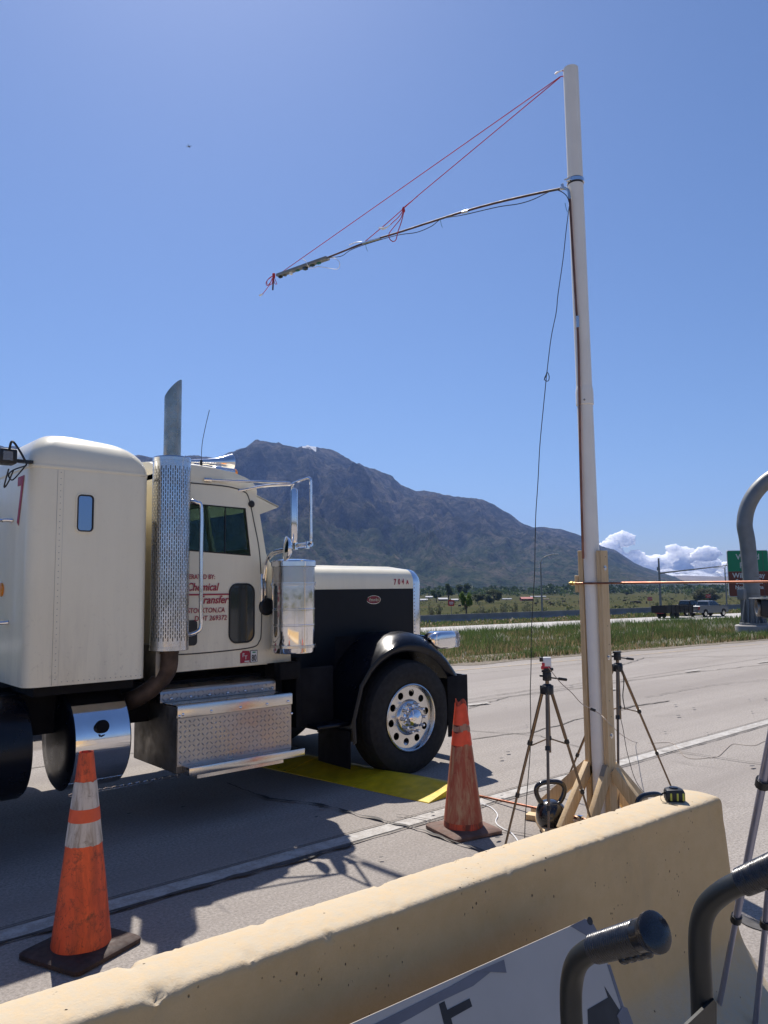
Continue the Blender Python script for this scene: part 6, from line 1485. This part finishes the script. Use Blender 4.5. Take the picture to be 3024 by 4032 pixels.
post_sign(1776, 2420, 2374, 'red and white DO NOT ENTER sign on a post near the light green tree', 'dne')
post_sign(2558, 2392, 2358, 'small red WRONG WAY sign between the mast and the trailer', 'ww')
post_sign(2788, 2380, 2347, 'small red WRONG WAY sign above the silver pickup', 'ww')

# --- trees
def leaf_mat(name, c, v=.35, tr=.3):
    m_ = gcol(name, c, v, tr); return m_
LM = {'mid': leaf_mat('leaf_mid', (.075, .12, .035)), 'light': leaf_mat('leaf_light', (.13, .21, .045)), 'olive': leaf_mat('leaf_olive', (.105, .125, .055)), 'dark': leaf_mat('leaf_dark', (.048, .078, .030)), 'sage': leaf_mat('leaf_sage', (.13, .145, .09))}
M_BARK = simple('bark', (.10, .08, .06), .9, var=.3)
def leafcloud(mb, c, rx, rz, n, sz, rnd, hollow=.35, clumps=9, low=-1.):
    cl = []
    for i in range(clumps):
        while True:
            p = Vector((rnd.uniform(-1, 1), rnd.uniform(-1, 1), rnd.uniform(-1, 1)))
            if hollow < p.length < 1: break
        cl.append((p*.78, rnd.uniform(.22, .42)))
    for i in range(n):
        p0, r = cl[i % clumps]
        d = Vector((rnd.gauss(0, 1), rnd.gauss(0, 1), rnd.gauss(0, 1))).normalized()*r*rnd.random()**.4
        p = p0+d; P = c+Vector((p.x*rx, p.y*rx, p.z*rz)); s_ = sz*rnd.uniform(.6, 1.4)
        a = Vector((rnd.gauss(0, 1), rnd.gauss(0, 1), rnd.gauss(0, 1))).normalized(); b = a.orthogonal().normalized(); e = a.cross(b)
        mb.add([P-b*s_, P+e*s_*.5, P+b*s_, P-e*s_*.5], [[0, 1, 2, 3]])
def tree(px, pbase, ptop, wpx, kind, label, seed, trunk_h=.3, n=1500, clumps=10, group='trees in the pasture', name='tree', cat='tree', s_=None):
    rnd = random.Random(seed); g = ground_at(px, pbase, 60, 900) if s_ is None else base_at(px, s_); d = (g-EYE).dot(FW); H = z_at(g, ptop)-g.z; Wd = wpx/F*d
    t = thing(name, g, label, cat, group)
    mb = MB(); tr_ = H*.035; top = g+Vector((0, 0, H*.75)); mb.tube([g-Vector((0, 0, .2)), g+Vector((0, 0, H*.3)), top], [tr_, tr_*.7, tr_*.2], 8)
    for k in range(6):
        a = rnd.uniform(0, 2*pi); h0 = H*rnd.uniform(trunk_h*.7, .6); mb.tube([g+Vector((0, 0, h0)), g+Vector((cos(a)*Wd*.2, sin(a)*Wd*.2, h0+H*.16)), g+Vector((cos(a)*Wd*.38, sin(a)*Wd*.38, h0+H*.25))], [tr_*.45, tr_*.3, tr_*.1], 6)
    mb.build('trunk', M_BARK, t)
    mb = MB(); ch = H*(1-trunk_h); leafcloud(mb, g+Vector((0, 0, H*trunk_h+ch/2)), Wd/2*1.3, ch/2*1.15, n+1200, max(.09, Wd*.042), rnd, clumps=clumps)
    mb.build('crown', LM[kind], t, smooth=0, recalc=False); return t
tree(1719, 2373, 2318, 44, 'mid', 'rounded green tree nearest the truck radiator', 1, .35, 1500, 8)
tree(1766, 2380, 2300, 42, 'dark', 'upright dark green tree between the rounded tree and the tallest one', 2, .35, 1800, 9)
tree(1823, 2366, 2293, 56, 'dark', 'tallest dark tree standing behind the light green one', 3, .3, 1800, 9)
tree(1835, 2417, 2315, 40, 'light', 'bright light green sapling in front of the pasture trees', 4, .4, 1500, 8, s_=64)
tree(1880, 2378, 2328, 52, 'olive', 'olive coloured bushy tree left of the round willow', 5, .15, 1500, 10)
tree(1944, 2375, 2320, 74, 'olive', 'broad round grey green willow in the pasture', 6, .08, 2600, 16)
# woodland belt across the valley (reads as one mass)
rnd = random.Random(21)
for (nm, a0, a1, r0, r1, kk, key, hh_, lab) in (('woodland', 14, 62, 900, 1500, 700, 'dark', (7, 14), 'dark belt of far trees across the valley floor'), ('woodland', 14, 62, 760, 1300, 420, 'mid', (5, 11), 'greener far bushes and trees across the valley floor'), ('shrubs', 16, 58, 180, 700, 420, 'olive', (.8, 2.6), 'scattered olive shrubs over the far pasture')):
    mb = MB()
    for i in range(kk):
        az = radians(rnd.uniform(a0, a1)); r_ = rnd.uniform(r0, r1)
        if nm == 'woodland' and noise.noise(Vector((az*14, r_*.002, 3))) < -.12: continue
        x, y = r_*cos(az), r_*sin(az); h = rnd.uniform(*hh_); z = zt(x, y)
        leafcloud(mb, Vector((x, y, z+h*.5)), h*rnd.uniform(.6, .95), h*.55, 70, h*.12, rnd, clumps=6)
    tag(mb.build(nm, LM[key], smooth=0, recalc=False), lab, 'trees' if nm == 'woodland' else 'shrubs', kind='stuff')
# bare bushes behind the wall
M_TWIG = simple('pale_twigs', (.20, .17, .12), .9)
def bush(px, pb, pt, w, seed, label):
    rnd = random.Random(seed); g = base_at(px, 66+seed%5*3); d = (g-EYE).dot(FW); H = z_at(g, pt)-g.z; Wd = w/F*d; t = thing('bush', g, label, 'bush', 'half bare bushes just beyond the wall'); mb = MB()
    for k in range(60):
        a = rnd.uniform(0, 2*pi); r_ = Wd/2*rnd.random()**.6; e = g+Vector((cos(a)*r_, sin(a)*r_, H*rnd.uniform(.55, 1.)*(1-.35*r_/(Wd/2)))); m_ = g.lerp(e, .5)+Vector((rnd.uniform(-.1, .1), rnd.uniform(-.1, .1), .1)); mb.tube([g, m_, e], [.02, .014, .006], 3)
    mb.build('branches', M_TWIG, t); mb = MB(); leafcloud(mb, g+Vector((0, 0, H*.55)), Wd/2, H*.5, 420, .07, rnd, clumps=12); mb.build('leaves', LM['sage'], t, smooth=0, recalc=False)
for i, (a, b, c_, w, l) in enumerate(((1697, 2410, 2368, 44, 'pale half bare bush nearest the truck radiator'), (1725, 2408, 2372, 26, 'small pale bush left of the DO NOT ENTER sign'), (1893, 2412, 2374, 46, 'wide pale bush below the olive tree'), (1942, 2412, 2380, 40, 'low pale bush below the round willow'), (1982, 2408, 2372, 34, 'upright pale bush right of the willow'), (2026, 2405, 2364, 30, 'narrow tall pale bush left of the red barn'), (2074, 2403, 2362, 48, 'broad pale bush in front of the red barn'))): bush(a, b, c_, w, 40+i, l)
tree(2785, 2372, 2318, 90, 'sage', 'broad pale green tree behind the silver pickup', 17, .1, 2000, 14, group=None)
tree(2468, 2345, 2322, 40, 'mid', 'small round tree far off just right of the mast', 18, .1, 900, 8, group=None)
# --- far buildings
def barn(px, pb, w, h, dpt, wall, roof, label, yaw=0., name='barn', cat='barn'):
    g = ground_at(px, pb, 100); d = (g-EYE).dot(FW); W_ = w/F*d; H = h/F*d; t = thing(name, g, label, cat); u = Vector((R0.x, R0.y, 0)); f = Vector((-u.y, u.x, 0)); D = dpt
    X = lambda a, b, z: g+u*a+f*b+Vector((0, 0, z)); e = H*.55
    mb = MB(); mb.loft([[X(-W_/2, 0, -.3), X(-W_/2, 0, e), X(-W_/2, D/2, H*.93), X(-W_/2, D, e), X(-W_/2, D, -.3)], [X(W_/2, 0, -.3), X(W_/2, 0, e), X(W_/2, D/2, H*.93), X(W_/2, D, e), X(W_/2, D, -.3)]]); mb.build('wall', wall, t, smooth=0)
    mb = MB()
    for b0, b1 in ((-.4, D/2), (D+.4, D/2)): mb.add([X(-W_/2-.3, b0, e+.0), X(W_/2+.3, b0, e), X(W_/2+.3, b1, H), X(-W_/2-.3, b1, H)], [[0, 1, 2, 3]])
    mb.build('roof', roof, t, smooth=0)
    mb = MB().beam(X(-W_*.12, -.05, e*.02), X(-W_*.12, -.05, e*.75), W_*.16, .05, tuple(u)); mb.build('door', M_BLK, t)
M_BRN = simple('barn_red', (.20, .035, .025), .8); M_RR = simple('red_roof', (.36, .10, .085), .7); M_LT = simple('pale_wall', (.34, .33, .31), .7); M_GR = simple('metal_roof', (.27, .28, .30), .5, .1); M_BW = simple('brown_wall', (.13, .09, .06), .8)
barn(2078, 2366, 46, 15, 9, M_BRN, M_RR, 'red roofed barn left of the mast')
barn(2152, 2363, 20, 6, 4, M_BW, M_BW, 'low brown shed right of the red barn', name='shed', cat='shed')
for i, (a, b, w, h, wl_, rf_, l) in enumerate(((1668, 2368, 30, 10, M_LT, M_GR, 'long low white building just right of the truck radiator'), (1690, 2356, 26, 9, M_LT, M_GR, 'white farm building left of the rounded tree'), (1745, 2366, 34, 12, M_BW, M_GR, 'dark walled farm building behind the upright dark tree'),
      (1792, 2368, 26, 10, M_LT, M_GR, 'pale farm building between the two dark trees'), (1998, 2362, 34, 6, M_LT, M_GR, 'long low pale shed right of the willow'), (2120, 2352, 60, 5, M_LT, M_GR, 'very long pale roof beyond the barn'))):
    barn(a, b, w, h, 8, wl_, rf_, l, name='farm_building', cat='building')
# --- cattle
M_COW = simple('black_hide', (.012, .011, .010), .8)
def cow(px, pb, head, graze, label):
    g = ground_at(px, pb, 80); L = g; fx = Vector((cos(head), sin(head), 0)); fy = Vector((-sin(head), cos(head), 0)); X = lambda x, y, z: L+fx*x+fy*y+Vector((0, 0, z))
    mb = MB(); S_ = [(-.95, 1.12, .10, .14), (-.85, 1.10, .25, .30), (-.5, 1.05, .31, .37), (0, 1.0, .34, .42), (.45, 1.04, .30, .40), (.75, 1.12, .22, .31), (.95, 1.12 if not graze else .95, .15, .2), (1.15, 1.25 if not graze else .6, .12, .16), (1.3, 1.32 if not graze else .32, .13, .14), (1.55, 1.22 if not graze else .12, .08, .09)]
    mb.loft([[X(x, ry*cos(a*pi/5), z+rz*sin(a*pi/5)) for a in range(10)] for x, z, ry, rz in S_])
    for x in (-.72, .58):
        for s_ in (-1, 1): mb.tube([X(x, s_*.18, .9), X(x-.03, s_*.19, .5), X(x+.02, s_*.19, .45), X(x, s_*.19, 0)], [.13, .07, .065, .06], 6)
    mb.tube([X(-.95, 0, 1.2), X(-1.05, 0, .9), X(-1.03, 0, .5)], [.03, .02, .04], 5)
    for s_ in (-1, 1): mb.tube([X(1.28, s_*.1, S_[8][1]+.1), X(1.24, s_*.24, S_[8][1]+.12)], [.04, .02], 5)
    o = mb.build('cow', M_COW, loc=g, smooth=60); tag(o, label, 'cow', 'black cattle grazing in the far pasture')
gl_ = 'black cattle grazing in the far pasture'
for i, (a, b) in enumerate(((2110, 2383), (2165, 2378), (2172, 2386), (2180, 2383), (2220, 2374), (2281, 2374), (2288, 2388), (2294, 2387), (2312, 2372), (2459, 2371), (2484, 2379), (2490, 2378), (2503, 2377), (2511, 2376), (2517, 2379), (2546, 2378), (2646, 2364), (1846, 2392), (1810, 2392))):
    cow(a, b, i*1.3, i % 3 != 0, 'black cow grazing in the pasture beyond the concrete wall')
# --- power poles on the foothill
for px, pb, pt in ((1706, 2300, 2268), (1969, 2318, 2285), (2067, 2322, 2296)):
    d = 1500; g = dep(px, pb, d); g.z = zt(g.x, g.y)
    t = thing('utility_pole', g, {1706: 'utility pole on the slope just right of the truck radiator', 1969: 'utility pole on the slope above the willow', 2067: 'utility pole on the slope above the red barn'}[px], 'utility pole', 'utility poles on the foothill')
    z1 = dep(px, pt, d).z; mb = MB().tube([g, (g.x, g.y, z1)], .35, 6); mb.build('pole', M_BARK, t); mb = MB().beam((g.x-2, g.y+2, z1-1.5), (g.x+2, g.y-2, z1-1.5), .4, .3); mb.build('crossarm', M_BARK, t)
# --- tiny drone high in the sky
c = dep(744, 577, 60); mb = MB().box(c-Vector((.07, .05, .03)), c+Vector((.07, .05, .04)), .02)
t = thing('drone', c, 'tiny dark drone hovering high in the clear sky on the left', 'drone'); mb.build('drone_body', M_GREY, t)
for a in (45, 135, 225, 315):
    e = c+Vector((cos(radians(a))*.17, sin(radians(a))*.17, .03)); mb = MB().tube([c, e], .012, 6); mb.tube([e, e+Vector((0, 0, .03))], .02, 6); mb.tube([e, e+Vector((cos(radians(a))*.02, sin(radians(a))*.02, -.09))], .006, 5); ar = mb.build('arm', M_BLK, t); mb = MB().beam(e+Vector((-.07, .02, .035)), e+Vector((.07, -.02, .035)), .012, .003); mb.build('rotor_blade', M_BLK, ar)
